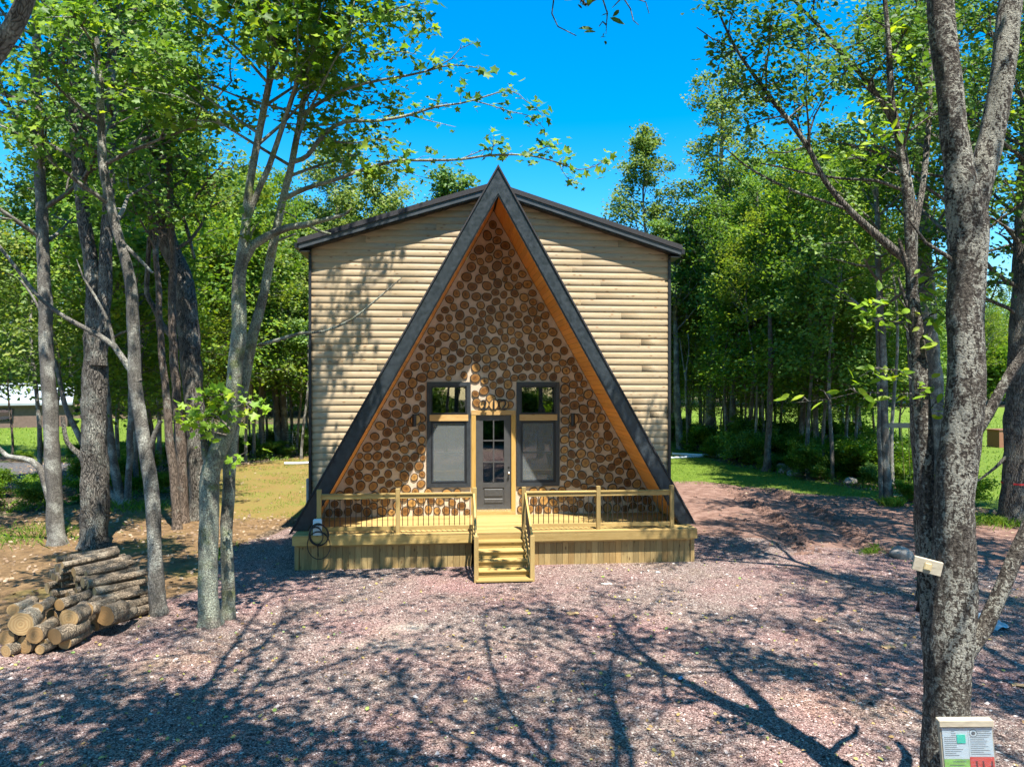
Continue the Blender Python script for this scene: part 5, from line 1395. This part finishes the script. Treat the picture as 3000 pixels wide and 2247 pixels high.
# crosswise stack behind: cut ends face the left front
ax = Vector((0.56, 0.83, 0.0)).normalized(); pp = Vector((0.83, -0.56, 0.0)).normalized()
org = Vector((-8.80, 13.75, 0))
def put_log(center, direction, L, r, label, seed, roll=0.0, tilt=0.0):
    d = Vector(direction).normalized()
    o = link('firewood_log', log_mesh(L, r, seed), None, center)
    q = Vector((0, 1, 0)).rotation_difference((d + Vector((0, 0, tilt))).normalized())
    o.rotation_mode = 'QUATERNION'; o.rotation_quaternion = q
    tag(o, label, 'log', 'firewood logs')
ORD = ['leftmost', 'second', 'third', 'fourth', 'fifth', 'sixth', 'seventh', 'eighth', 'ninth', 'tenth', 'eleventh', 'twelfth', 'thirteenth', 'fourteenth']
LAY = ['bottom', 'second', 'third', 'fourth', 'fifth', 'sixth', 'top']
seed = 0
for lay in range(7):
    nrow = (14, 14, 13, 11, 10, 8, 5)[lay]; x_ = 0.06 * (lay % 2) + 0.05 * lay
    for row in range(nrow):
        seed += 1; r = rg.choice((0.052, 0.06, 0.068, 0.075, 0.085, 0.098)) * rg.uniform(0.9, 1.08); x_ += r
        c = org + pp * x_ + ax * (0.40 + rg.uniform(-0.12, 0.14)) + Vector((0, 0, 0.085 + lay * 0.138 + rg.uniform(-0.014, 0.016)))
        x_ += r * 0.92
        k_ = rg.uniform(-0.12, 0.42)
        put_log(c, ax + pp * k_, rg.uniform(0.70, 1.08), r, 'sawn log, %s from the left in the %s layer of the tall firewood stack' % (ORD[row], LAY[lay]), seed, 0, rg.uniform(-0.04, 0.07))
# big rounds at the left edge: cut ends face the camera (traced: x, y in V pixels, diameter in V pixels)
BIG = [(45,1345,58,'largest pale round at the left edge of the pile'), (112,1330,34,'grey rough log right of the largest round'), (148,1335,46,'thick log with mossy bark leaning on the pile'), (190,1318,34,'medium log beneath the crosswise stack'),
       (226,1330,52,'wide pale round at the right end of the low pile'), (172,1346,36,'half-buried log between two rounds'), (75,1372,40,'pale round under the largest one'), (118,1372,42,'clean sawn round in the middle row'),
       (14,1378,36,'round cut off by the left picture edge'), (52,1392,44,'lowest pale round near the left edge'), (94,1392,26,'small round low in the middle'), (140,1386,32,'small round low towards the gravel'), (86,1402,24,'smallest round at the foot of the pile'), (12,1404,30,'low round in the bottom left corner of the pile'), (205,1352,30,'small log at the gravel edge'), (28,1318,30,'grey log on top at the left picture edge'), (80,1316,28,'thin log on top beside the largest round'), (128,1306,30,'dark-barked log on top of the low pile'), (250,1338,26,'thin log end nearest the slender trunk'), (165,1376,22,'thin log lying on the gravel edge of the pile')]
for i, (xv, yv, dv, lb) in enumerate(BIG):
    r = dv * 0.5 * VS / FPX * 12.0 * 0.84
    # row above the ground decides the distance
    hrow = {0: .50, 1: .40, 2: .48, 3: .48, 4: .36, 5: .20, 6: .30, 7: .28, 8: .26, 9: .14, 10: .13, 11: .14, 12: .09, 13: .10, 14: .14, 15: .66, 16: .62, 17: .60, 18: .20, 19: .10}[i]
    hrow = max(hrow, r)
    d = (CAM_H - hrow) * FPX / (yv * VS - 1123.5)
    c = at(xv, yv, d); L = rg.uniform(0.42, 0.6)
    dd = Vector((rg.uniform(-0.25, 0.35), 1.0, 0))
    put_log(c + dd.normalized() * L * 0.5, dd, L, r, lb, 200 + i, 0, rg.uniform(-0.05, 0.08))

# charger with its coiled cable on the left corner post of the deck
def hp(u, w, h_): return Vector((HX + u * HC + w * HS, HY + u * HS - w * HC, h_ + DZ))
q = hp(-4.10, 2.135, 0.0)
ch = empty('car_charger', q, HT); tag(ch, 'pale blue wall box with coiled black cable hung on the left deck post', 'charger')
mb = MB(); mb.box(-0.095, 0.095, -0.07, 0.028, -0.02, 0.36); mb.build('housing', M['charger'], ch, bevel=0.022)
mb = MB(); rg = random.Random(2)
def coil(cx, cz, rx, rz_, y, turns, drift):
    pts = []
    for i in range(int(turns * 26) + 1):
        a = i / 26 * 2 * math.pi + 0.6
        pts.append((cx + rx * math.cos(a) + drift * i / 26 * 0.3, y + 0.012 * math.sin(i * 0.37) - 0.006 * i / 26, cz + rz_ * math.sin(a) + 0.02 * math.sin(i * 0.21)))
    return pts
for pr_ in ((0.03, 0.02, 0.20, 0.24, -0.10, 3.2, 0.04), (0.04, -0.22, 0.25, 0.30, -0.085, 1.4, 0.0), (-0.02, 0.0, 0.15, 0.19, -0.115, 2.0, 0.02)):
    pts = coil(*pr_); V_, F_ = tube_np(pts, [0.0095] * len(pts), 6); mb.add(V_, F_)
V_, F_ = tube_np([(0.0, -0.05, -0.02), (0.0, -0.07, -0.16), (0.02, -0.09, -0.30), (0.03, -0.09, -0.46)], [0.011] * 4, 6); mb.add(V_, F_)
mb.build('cable', M['rubber'], ch, smooth=True)

# permit box and address board on the scaly tree
def facing(c, yaw): return empty('', c, yaw)
c = at(2085, 1553, 6.36); sg = empty('permit_box', c, -0.10); tag(sg, 'weathered plank with building permits under clear plastic, nailed to the scaly tree', 'notice board')
sg.rotation_euler = (0.0, math.radians(-4.5), math.radians(-9))
M['greywood'] = wood('weathered_plank', (0.30, 0.26, 0.19), (0.52, 0.46, 0.35), 'x', 0.8, 0.4, (0.1, 0.07, 0.04), 0.1)
mb = MB(); mb.box(-0.215, 0.215, 0.0, 0.05, -0.62, -0.065); mb.build('backing_board', M['greywood'], sg)
mb = MB(); mb.box(-0.225, 0.220, -0.022, 0.055, -0.062, 0.0); mb.build('top_strip', M['greywood'], sg, bevel=0.006)
PAPER = plain('paper', (0.62, 0.70, 0.74), 0.5, 0.05, 5)
INK = plain('printed_ink', (0.09, 0.11, 0.13), 0.6, 0.1, 10)
pg1 = MB(); pg1.box(-0.200, 0.008, -0.006, -0.003, -0.345, -0.075); pg1 = pg1.build('paper', PAPER, sg)
pg2 = MB(); pg2.box(0.010, 0.206, -0.0065, -0.003, -0.325, -0.072); pg2 = pg2.build('paper', PAPER, sg)
mb = MB(); mb.box(-0.200, 0.008, -0.0062, -0.003, -0.60, -0.347); gp = mb.build('green_sheet', plain('lime_green_print', (0.25, 0.52, 0.10), 0.5, 0.35, 9), sg)
mb = MB(); mb.box(0.010, 0.206, -0.0068, -0.003, -0.60, -0.327); rp = mb.build('red_sheet', plain('red_print', (0.72, 0.07, 0.05), 0.5, 0.1, 9), sg)
mb = MB(); mb.box(-0.085, -0.015, -0.0105, -0.0075, -0.205, -0.130); mb.build('sticky_note', plain('teal_note', (0.02, 0.62, 0.45), 0.5, 0.05), sg)
mb = MB()
for k in range(13):
    z = -0.105 - k * 0.0175
    x0 = -0.128 if k < 3 else -0.188; x1 = -0.188 + 0.16 * (0.55 + 0.4 * math.sin(k * 2.3) ** 2)
    if -0.21 < z < -0.12: x1 = min(x1, -0.092)
    if x1 > x0: mb.box(x0, x1, -0.0072, -0.0061, z, z + 0.0035)
mb.build('text_line', INK, pg1)
mb = MB()
for k in range(13):
    z = -0.105 - k * 0.0165
    x0 = 0.085 if k < 3 else 0.022; x1 = x0 + 0.10 + 0.06 * math.sin(k * 1.7) ** 2
    mb.box(x0, min(0.198, x1), -0.0077, -0.0066, z, z + 0.0035)
mb.build('text_line', INK, pg2)
mb = MB()   # round seal
N = 28
for r0, r1 in ((0.030, 0.0345), (0.0, 0.016)):
    vs = []; fs = []
    for k in range(N):
        a = 2 * math.pi * k / N
        vs += [(0.052 + r0 * math.cos(a), -0.0080, -0.118 + r0 * math.sin(a)), (0.052 + r1 * math.cos(a), -0.0080, -0.118 + r1 * math.sin(a))]
    for k in range(N): a, b = 2 * k, 2 * ((k + 1) % N); fs.append((a, a + 1, b + 1, b))
    mb.add(vs, fs)
mb.build('seal', INK, pg2)
mb = MB()   # dark strokes on the red sheet, line drawing on the green one
for x, sl in ((0.03, .5), (0.07, -.3), (0.10, .15), (0.13, -.4), (0.155, .4), (0.185, -.1)):
    mb.add([(x, -0.0085, -0.57), (x + 0.012, -0.0085, -0.57), (x + 0.012 + sl * .06, -0.0085, -0.36), (x + sl * .06, -0.0085, -0.36)], [(0, 1, 2, 3)])
mb.build('print_strokes', plain('dark_red_ink', (0.20, 0.02, 0.02), 0.6, 0.1), rp)
mb = MB()
for x, z, w_, h_ in ((-0.16, -0.44, 0.10, 0.004), (-0.16, -0.40, 0.12, 0.004), (-0.13, -0.37, 0.11, 0.004), (-0.17, -0.50, 0.004, 0.06), (-0.06, -0.50, 0.004, 0.06), (-0.11, -0.50, 0.004, 0.06)):
    mb.box(x, x + w_, -0.0078, -0.0066, z, z + h_)
mb.build('line_drawing', INK, gp)
s = NT('clear_plastic'); tr = s.new("ShaderNodeBsdfTransparent"); tr.inputs["Color"].default_value = (0.94, 0.96, 0.97, 1); gl = s.new("ShaderNodeBsdfGlossy"); gl.inputs["Roughness"].default_value = 0.12; gl.inputs["Color"].default_value = (0.9, 0.93, 0.95, 1)
nb_ = s.bump(s.noise(s.mapping(s.pos(), (6, 6, 14)), 3, 3, 0.5, 1.0), 0.6, 0.02); s.L(nb_, gl.inputs["Normal"])
mx = s.new("ShaderNodeMixShader"); mx.inputs[0].default_value = 0.13; s.L(tr.outputs[0], mx.inputs[1]); s.L(gl.outputs[0], mx.inputs[2]); s.L(mx.outputs[0], s.out.inputs["Surface"])
mb = MB(); mb.box(-0.212, 0.214, -0.016, -0.0135, -0.62, -0.064); mb.build('plastic_cover', s.m, sg)

c = at(2003, 1222, 6.42); bd = empty('address_board', c); bd.rotation_euler = (0, math.radians(12), math.radians(-18))
tag(bd, 'short weathered plank with a small pale square plate, nailed across the scaly tree', 'board')
mb = MB(); mb.box(-0.115, 0.115, -0.019, 0.019, -0.062, 0.062); mb.build('plank', M['greywood'], bd, bevel=0.004)
mb = MB(); mb.box(-0.030, 0.030, -0.030, -0.0195, -0.034, 0.034); mb.build('plate', plain('beige_plate', (0.62, 0.50, 0.28), 0.5, 0.08), bd, bevel=0.008)

# rocks
M['rock'] = None
s = NT('weathered_rock'); p = s.pos(); n = s.noise(p, 5, 6, 0.65)
M['rock'] = s.done(s.ramp(n, [(0.25, (0.13, 0.115, 0.10)), (0.6, (0.34, 0.31, 0.27)), (0.85, (0.50, 0.47, 0.42))]), 0.85, s.bump(s.noise(p, 18, 5, 0.6), 0.7, 0.03))
def rock(xv, yv, rx, ry, rz_, seed, label, group='stones along the wood edge'):
    f = foot(xv, yv); f.z = ground_z(f.x, f.y)
    bm = bmesh.new(); bmesh.ops.create_icosphere(bm, subdivisions=3, radius=1.0)
    for v in bm.verts:
        nn = 1 + 0.32 * mnoise.noise(v.co * 1.3 + Vector((seed * 3.1, 0, 0))) + 0.10 * mnoise.noise(v.co * 3.4 + Vector((seed, 2, 0)))
        v.co = Vector((v.co.x * rx * nn, v.co.y * ry * nn, v.co.z * rz_ * nn))
    me = bpy.data.meshes.new('rock'); bm.to_mesh(me); bm.free(); me.materials.append(M['rock'])
    me.polygons.foreach_set("use_smooth", [True] * len(me.polygons))
    o = link('rock', me, None, f + Vector((0, 0, rz_ * 0.45)), (0, 0, seed)); tag(o, label, 'rock', group)
rock(1948, 1203, 0.34, 0.26, 0.17, 1, 'pale boulder at the gravel edge left of the scaly tree')
rock(1700, 1022, 0.42, 0.3, 0.22, 2, 'grey stone at the foot of the broken snag'); rock(1716, 1028, 0.36, 0.28, 0.16, 3, 'flat stone just right of the snag stone')
rock(1838, 1046, 0.42, 0.28, 0.18, 4, 'pale stone at the far end of the grass strip'); rock(1592, 986, 0.55, 0.4, 0.28, 5, 'largest stone of the heap behind the white pipes')
rock(1608, 990, 0.45, 0.35, 0.24, 6, 'stone at the right end of the heap behind the pipes'); rock(1578, 992, 0.35, 0.3, 0.2, 7, 'small stone at the left end of the heap behind the pipes'); rock(1690, 1014, 0.3, 0.25, 0.2, 8, 'small stone touching the snag')

# septic lid
f = foot(2032, 1287); f.z = ground_z(f.x, f.y)
mb = MB(); V_, F_ = tube_np([f + Vector((0, 0, -0.02)), f + Vector((0, 0, 0.035)), f + Vector((0, 0, 0.05))], [0.30, 0.30, 0.27], 28); mb.add(V_, F_)
o = mb.build('tank_lid', plain('grey_green_plastic', (0.22, 0.25, 0.22), 0.5, 0.15, 8)); tag(o, 'round grey-green plastic lid lying on the gravel', 'lid')
# plastic sheet behind the tree
f = foot(2110, 1345); f.z = ground_z(f.x, f.y)
bm = bmesh.new(); bmesh.ops.create_grid(bm, x_segments=18, y_segments=14, size=0.5)
for v in bm.verts:
    n = mnoise.noise(v.co * 4.2); v.co = Vector((v.co.x * 0.8, v.co.y * 0.7, 0.04 + 0.09 * n + 0.03 * mnoise.noise(v.co * 11)))
me = bpy.data.meshes.new('plastic_sheet'); bm.to_mesh(me); bm.free(); me.materials.append(plain('pale_blue_film', (0.42, 0.50, 0.54), 0.3, 0.1, 6)); me.polygons.foreach_set("use_smooth", [True] * len(me.polygons))
tag(link('plastic_sheet', me, None, f), 'crumpled pale blue plastic film behind the scaly tree', 'plastic')
f = foot(1990, 1320); mb = MB(); V_, F_ = tube_np([f + Vector((0, 0, 0)), f + Vector((0.02, 0, 0.16)), f + Vector((0, 0.01, 0.27))], [0.10, 0.08, 0.03], 10); mb.add(V_, F_)
tag(mb.build('rubbish_bag', M['rubber'], None, smooth=True), 'small black plastic bag beside the slim trunk', 'bag')

# flat scraps
CARD = plain('cardboard', (0.42, 0.27, 0.13), 0.8, 0.12, 10)
def scrap(nm, xv, yv, w_, l_, rz, mat, label, cat, group=None):
    f = foot(xv, yv); f.z = ground_z(f.x, f.y) + 0.014
    bm = bmesh.new(); bmesh.ops.create_grid(bm, x_segments=6, y_segments=4, size=0.5)
    rg_ = random.Random(int(xv))
    for v in bm.verts: v.co = Vector((v.co.x * w_ * (1 + rg_.uniform(-.08, .08)), v.co.y * l_ * (1 + rg_.uniform(-.1, .1)), 0.02 * mnoise.noise(v.co * 5 + Vector((xv, 0, 0)))))
    ret = bmesh.ops.extrude_face_region(bm, geom=bm.faces[:]); vs = [e for e in ret['geom'] if isinstance(e, bmesh.types.BMVert)]
    for v in vs: v.co.z += 0.006
    me = bpy.data.meshes.new(nm); bm.to_mesh(me); bm.free(); me.materials.append(mat)
    tag(link(nm, me, None, f, (0, 0, rz)), label, cat, group)
scrap('cardboard_scrap', 1238, 1326, 0.22, 0.14, 0.2, CARD, 'cardboard scrap in the middle of the gravel below the stairs', 'cardboard', 'cardboard scraps')
scrap('cardboard_scrap', 1770, 1340, 0.24, 0.15, 0.5, CARD, 'cardboard scrap on the gravel in front of the round lid', 'cardboard', 'cardboard scraps')
scrap('cardboard_scrap', 1918, 1398, 0.22, 0.13, 0.3, CARD, 'cardboard scrap nearest the scaly tree', 'cardboard', 'cardboard scraps')
scrap('cardboard_scrap', 1934, 1072, 0.7, 0.4, 0.3, CARD, 'flattened cardboard on the red soil before the rope swing', 'cardboard', 'cardboard scraps')
scrap('cardboard_scrap', 2204, 1480, 0.2, 0.12, -0.4, CARD, 'cardboard scrap at the right picture edge', 'cardboard', 'cardboard scraps')
WHITE = plain('white_dust', (0.62, 0.58, 0.50), 0.9, 0.15, 20)
scrap('paper_scrap', 1310, 1262, 0.22, 0.07, 0.1, WHITE, 'torn white paper on the gravel right of the stairs', 'paper')
scrap('paper_scrap', 1421, 1237, 0.10, 0.06, 0.4, plain('pale_paper', (0.55, 0.6, 0.62), 0.7), 'small grey-white paper bit right of the torn paper', 'paper')
scrap('blue_wrapper', 1470, 1467, 0.10, 0.05, 0.9, plain('blue_wrapper', (0.12, 0.38, 0.60), 0.5), 'light blue wrapper on the front gravel', 'wrapper')
# white spilled mortar on the gravel
f = foot(790, 1362)
# white pipes right of the cabin and a short one on the left
def pipe(a, b, r, label, nm='drain_pipe', mat=None):
    mb = MB(); a = Vector(a); b = Vector(b)
    mid = a.lerp(b, 0.5) - Vector((0, 0, 0.01))
    V_, F_ = tube_np([a, mid, b], [r, r, r], 12); mb.add(V_, F_)
    tag(mb.build(nm, mat or M['white_pvc'], None, smooth=True), label, 'pipe', 'plastic pipes on the ground')
def gp_(xv, yv, dz=0.0):
    f = foot(xv, yv); f.z = ground_z(f.x, f.y) + dz; return f
pipe(gp_(1452, 985, 0.10), gp_(1590, 990, 0.10), 0.075, 'long white plastic pipe lying behind the grass right of the cabin')
pipe(gp_(1450, 992, 0.06), gp_(1560, 986, 0.08), 0.06, 'second white pipe, nearer the cabin wall')
pipe(gp_(614, 1006, 0.08), gp_(672, 1003, 0.08), 0.07, 'single white pipe left of the cabin on the mossy clearing')

# fallen dead limb leaning in the brush
mb = MB(); pts = [gp_(1660, 1002, 0.05), at(1700, 985, 37), at(1745, 960, 37), at(1790, 942, 37.5)]
V_, F_ = tube_np(refine((pts, [.16, .13, .10, .07]), 0.5)[0], refine((pts, [.16, .13, .10, .07]), 0.5)[1], 9, True, 0.1); mb.add(V_, F_)
for tr in ([(1740,962,6),(1750,930,5),(1765,915,3),(1790,905,2)], [(1745,960,5),(1775,990,4),(1800,992,2)], [(1788,943,4),(1820,940,3),(1838,946,2)]):
    st = refine(stem_from(tr, 37), 0.4); V_, F_ = tube_np(st[0], st[1], 6); mb.add(V_, F_)
tag(mb.build('fallen_limb', M['bark_brown'], None, smooth=True), 'fallen dead limb leaning in the brush right of the broken snag', 'branch')

# rope swing frame: beam between two trees with yellow ropes
mb = MB(); a, b = at(1906, 919, 26.2), at(2010, 919, 26.2)
sw = empty('rope_swing', (at(1960, 1080, 26.2).x, 26.2, 0)); tag(sw, 'plank seat swing on yellow ropes under a wooden crossbeam', 'swing')
o_ = -sw.location
mb.box(a.x + o_.x, b.x + o_.x, -0.06, 0.06, a.z - 0.09, a.z + 0.09); mb.build('crossbeam', M['greywood'], sw)
ROPE = plain('yellow_rope', (0.50, 0.42, 0.10), 0.8, 0.15, 20)
for x0, x1 in ((1947, 1957), (1963, 1968)):
    p0, p1 = at(x0, 922, 26.2) + o_, at(x1, 1066, 26.2) + o_
    mb = MB(); V_, F_ = tube_np([p0, p0.lerp(p1, .5) + Vector((0, .03, 0)), p1], [0.016] * 3, 6); mb.add(V_, F_); mb.build('rope', ROPE, sw)
q0, q1 = at(1952, 1066, 26.2) + o_, at(1973, 1070, 26.2) + o_
mb = MB(); mb.box(q0.x, q1.x, -0.1, 0.1, q0.z - 0.03, q0.z + 0.01); mb.build('seat', M['rubber'], sw)

# wire cages round seedlings at the wood edge
def cage(xv, yv, d, w_, h_, label):
    b = at(xv, yv, d); b.z = ground_z(b.x, b.y); r = empty('wire_cage', b, 0.3); tag(r, label, 'cage', 'wire cages at the wood edge')
    mb = MB()
    for k in range(8):
        a = 2 * math.pi * k / 8; p = Vector((w_ * math.cos(a), w_ * math.sin(a), 0))
        V_, F_ = tube_np([p, p + Vector((0, 0, h_))], [0.012, 0.012], 4); mb.add(V_, F_)
    mb.build('upright_wires', M['grey_steel'], r)
    mb = MB()
    for j in range(9):
        z = h_ * (j + 0.5) / 9; pts = [Vector((w_ * math.cos(2 * math.pi * k / 12), w_ * math.sin(2 * math.pi * k / 12), z)) for k in range(13)]
        V_, F_ = tube_np(pts, [0.010] * 13, 4); mb.add(V_, F_)
    mb.build('ring_wires', M['grey_steel'], r)
cage(557, 985, 42, 0.42, 1.5, 'grey wire mesh cage at the wood edge, left one'); cage(632, 975, 44, 0.38, 1.3, 'grey wire mesh cage at the wood edge, beside the cabin')

# grey meter pipe at the left wall of the cabin
mb = MB(); mb.box(-W2 - 0.19, -W2 - 0.08, 0.25, 0.40, 0.05, 1.75); mb.build('meter_conduit', M['grey_steel'], cabin, bevel=0.01)

# neighbouring house at the left edge, shed at the right
def gable_house(nm, label, cat, c, rz, w_, l_, eave, ridge, wall_m, roof_m, trim_m):
    r = empty(nm, c, rz); tag(r, label, cat)
    mb = MB(); mb.prism([(-w_, 0), (w_, 0), (w_, eave), (0, ridge), (-w_, eave)], 0, l_); mb.build('wall', wall_m, r)
    for sd in (-1, 1):
        mb = MB(); k = (ridge - eave) / w_
        pl = [(0, ridge + .02), (sd * (w_ + .4), eave - .4 * k + .02), (sd * (w_ + .4), eave - .4 * k + .2), (0, ridge + .2)]
        mb.prism(pl if sd < 0 else pl[::-1], -0.4, l_ + 0.4); mb.build('roof', roof_m, r)
    return r
gy = at(0, 900, 62)
nh = gable_house('neighbour_house', 'white-roofed house partly hidden behind the trees at the left edge', 'house', (-49.5, 60, ground_z(-49.5, 60) - 0.6), math.radians(-62), 4.0, 11, 2.5, 4.0, plain('brown_brick_wall', (0.15, 0.10, 0.08), 0.85, 0.2, 6), plain('pale_roof', (0.30, 0.34, 0.36), 0.6, 0.1, 3), M['white_pvc'])
for y_ in (2.0, 6.0):
    mb = MB(); mb.box(4.002, 4.05, y_, y_ + 1.2, 1.0, 2.1); w_ = mb.build('window', M['trim'], nh)
    mb = MB(); mb.box(4.052, 4.06, y_ + .1, y_ + 1.1, 1.1, 2.0); mb.build('pane', M['glass'], w_)
sp = gp_(2168, 968)
sh = empty('garden_chest', (sp.x, sp.y, sp.z), 0.25); tag(sh, 'brown wooden garden chest on the drive beyond the lawn at the right', 'chest')
BR = wood('brown_stained_boards', (0.20, 0.085, 0.045), (0.30, 0.14, 0.075), 'x', 0.7, 0.2)
mb = MB(); mb.box(-0.35, 0.95, 0, 0.9, 0, 1.10); mb.build('body', BR, sh)
mb = MB(); mb.box(-0.40, 1.0, -0.05, 0.95, 1.102, 1.18); mb.build('lid', BR, sh, bevel=0.02)

# a few bright tufts
def tuft(xv, yv, n, spread, hgt, label, seed):
    rg_ = np.random.default_rng(seed); f = foot(xv, yv); pts = []
    for _ in range(n):
        x, y = f.x + rg_.normal(0, spread), f.y + rg_.normal(0, spread * .8); pts.append((x, y, ground_z(x, y)))
    o = blades('grass_tuft', label, pts, hgt, 0.006, M['grass'], seed, 0.5); o["group"] = 'grass tufts'
tuft(1882, 1193, 260, 0.14, 0.12, 'bright grass tuft on the red soil beside the pale boulder', 31)
tuft(2150, 1130, 900, 0.5, 0.22, 'fern-green tuft at the foot of the trunks by the right edge', 32)
tuft(1925, 1094, 260, 0.2, 0.3, 'dry grass tuft at the foot of the thin double stem', 33)
tuft(415, 1100, 300, 0.3, 0.2, 'green tuft at the foot of the reddish trunk', 34)
tuft(300, 1100, 500, 0.6, 0.2, 'green tuft beside the clump of pale stems', 35)
tuft(60, 1160, 900, 0.9, 0.16, 'bright grass patch at the left edge behind the firewood', 36)

# churned clods along the wheel ruts
def clods():
    rg_ = np.random.default_rng(44); P = []
    while len(P) < 2600:
        x, y = rg_.uniform(4.6, 14), rg_.uniform(16.5, 30)
        if poly_d(x, y, DIRT) < 0.3: continue
        off = min(abs((x - o) - 0.147 * (y - 19.0) + 0.25 * math.sin(y * 0.5) - 0.42) for o in (7.2, 8.9))
        if rg_.random() > 0.03 + 0.97 * math.exp(-(off / 0.25) ** 2): continue
        P.append((x, y, ground_z(x, y)))
    P = np.array(P); n = len(P)
    T = np.array([(1, 0, 0), (0, 1, 0), (-1, 0, 0), (0, -1, 0), (0, 0, 0.9), (0, 0, -0.5)], dtype=float)
    F = np.array([(0, 1, 4), (1, 2, 4), (2, 3, 4), (3, 0, 4)])
    s_ = rg_.gamma(2.0, 0.015, n).clip(0.012, 0.085)
    V = (T[None] * (1 + rg_.uniform(-.4, .4, (n, 6, 1))) + rg_.normal(0, .2, (n, 6, 3))) * s_[:, None, None] + P[:, None, :]
    FF = (np.arange(n) * 6)[:, None, None] + F[None]
    me = np_mesh('soil_clods', V.reshape(-1, 3), FF.reshape(-1, 3), [plain('dark_red_soil', (0.15, 0.085, 0.062), 0.95, 0.4, 6, bump=0.5)])
    tag(link('soil_clods', me), 'dark clods of soil thrown up along the wheel ruts', 'soil', kind='stuff')
clods()

# green and yellow leaves blown onto the gravel
def blown():
    rg_ = np.random.default_rng(61); P = []
    while len(P) < 700:
        d = 7.5 + 12 * rg_.random() ** 1.2; x = rg_.uniform(-.75, .75) * d
        u, w = house_uv(x, d)
        if poly_d(x, d, GRAVEL) < 0 or (abs(u) < 5 and w < 2.4) or (abs(u) < .8 and w < 3.7): continue
        P.append((x, d, ground_z(x, d) + 0.02))
    tb = Tree(62, 'oval', 0.06); tb.P = [np.array(P)]; tb.S = [rg_.uniform(0.03, 0.075, len(P))]; tb.X = [rg_.random(len(P))]
    s = NT('blown_leaf'); t_ = s.attr('tint')
    s.done(s.ramp(t_, [(0.0, (0.09, 0.055, 0.03)), (0.35, (0.28, 0.17, 0.06)), (0.6, (0.40, 0.32, 0.10)), (0.8, (0.14, 0.24, 0.04)), (1.0, (0.42, 0.38, 0.30))]), 0.8)
    tag(link('fallen_leaves', tb.crown_mesh('fallen_leaves', s.m, 0.1, 1.4)), 'scattered green and yellow leaves on the gravel', 'leaves', kind='stuff')
blown()
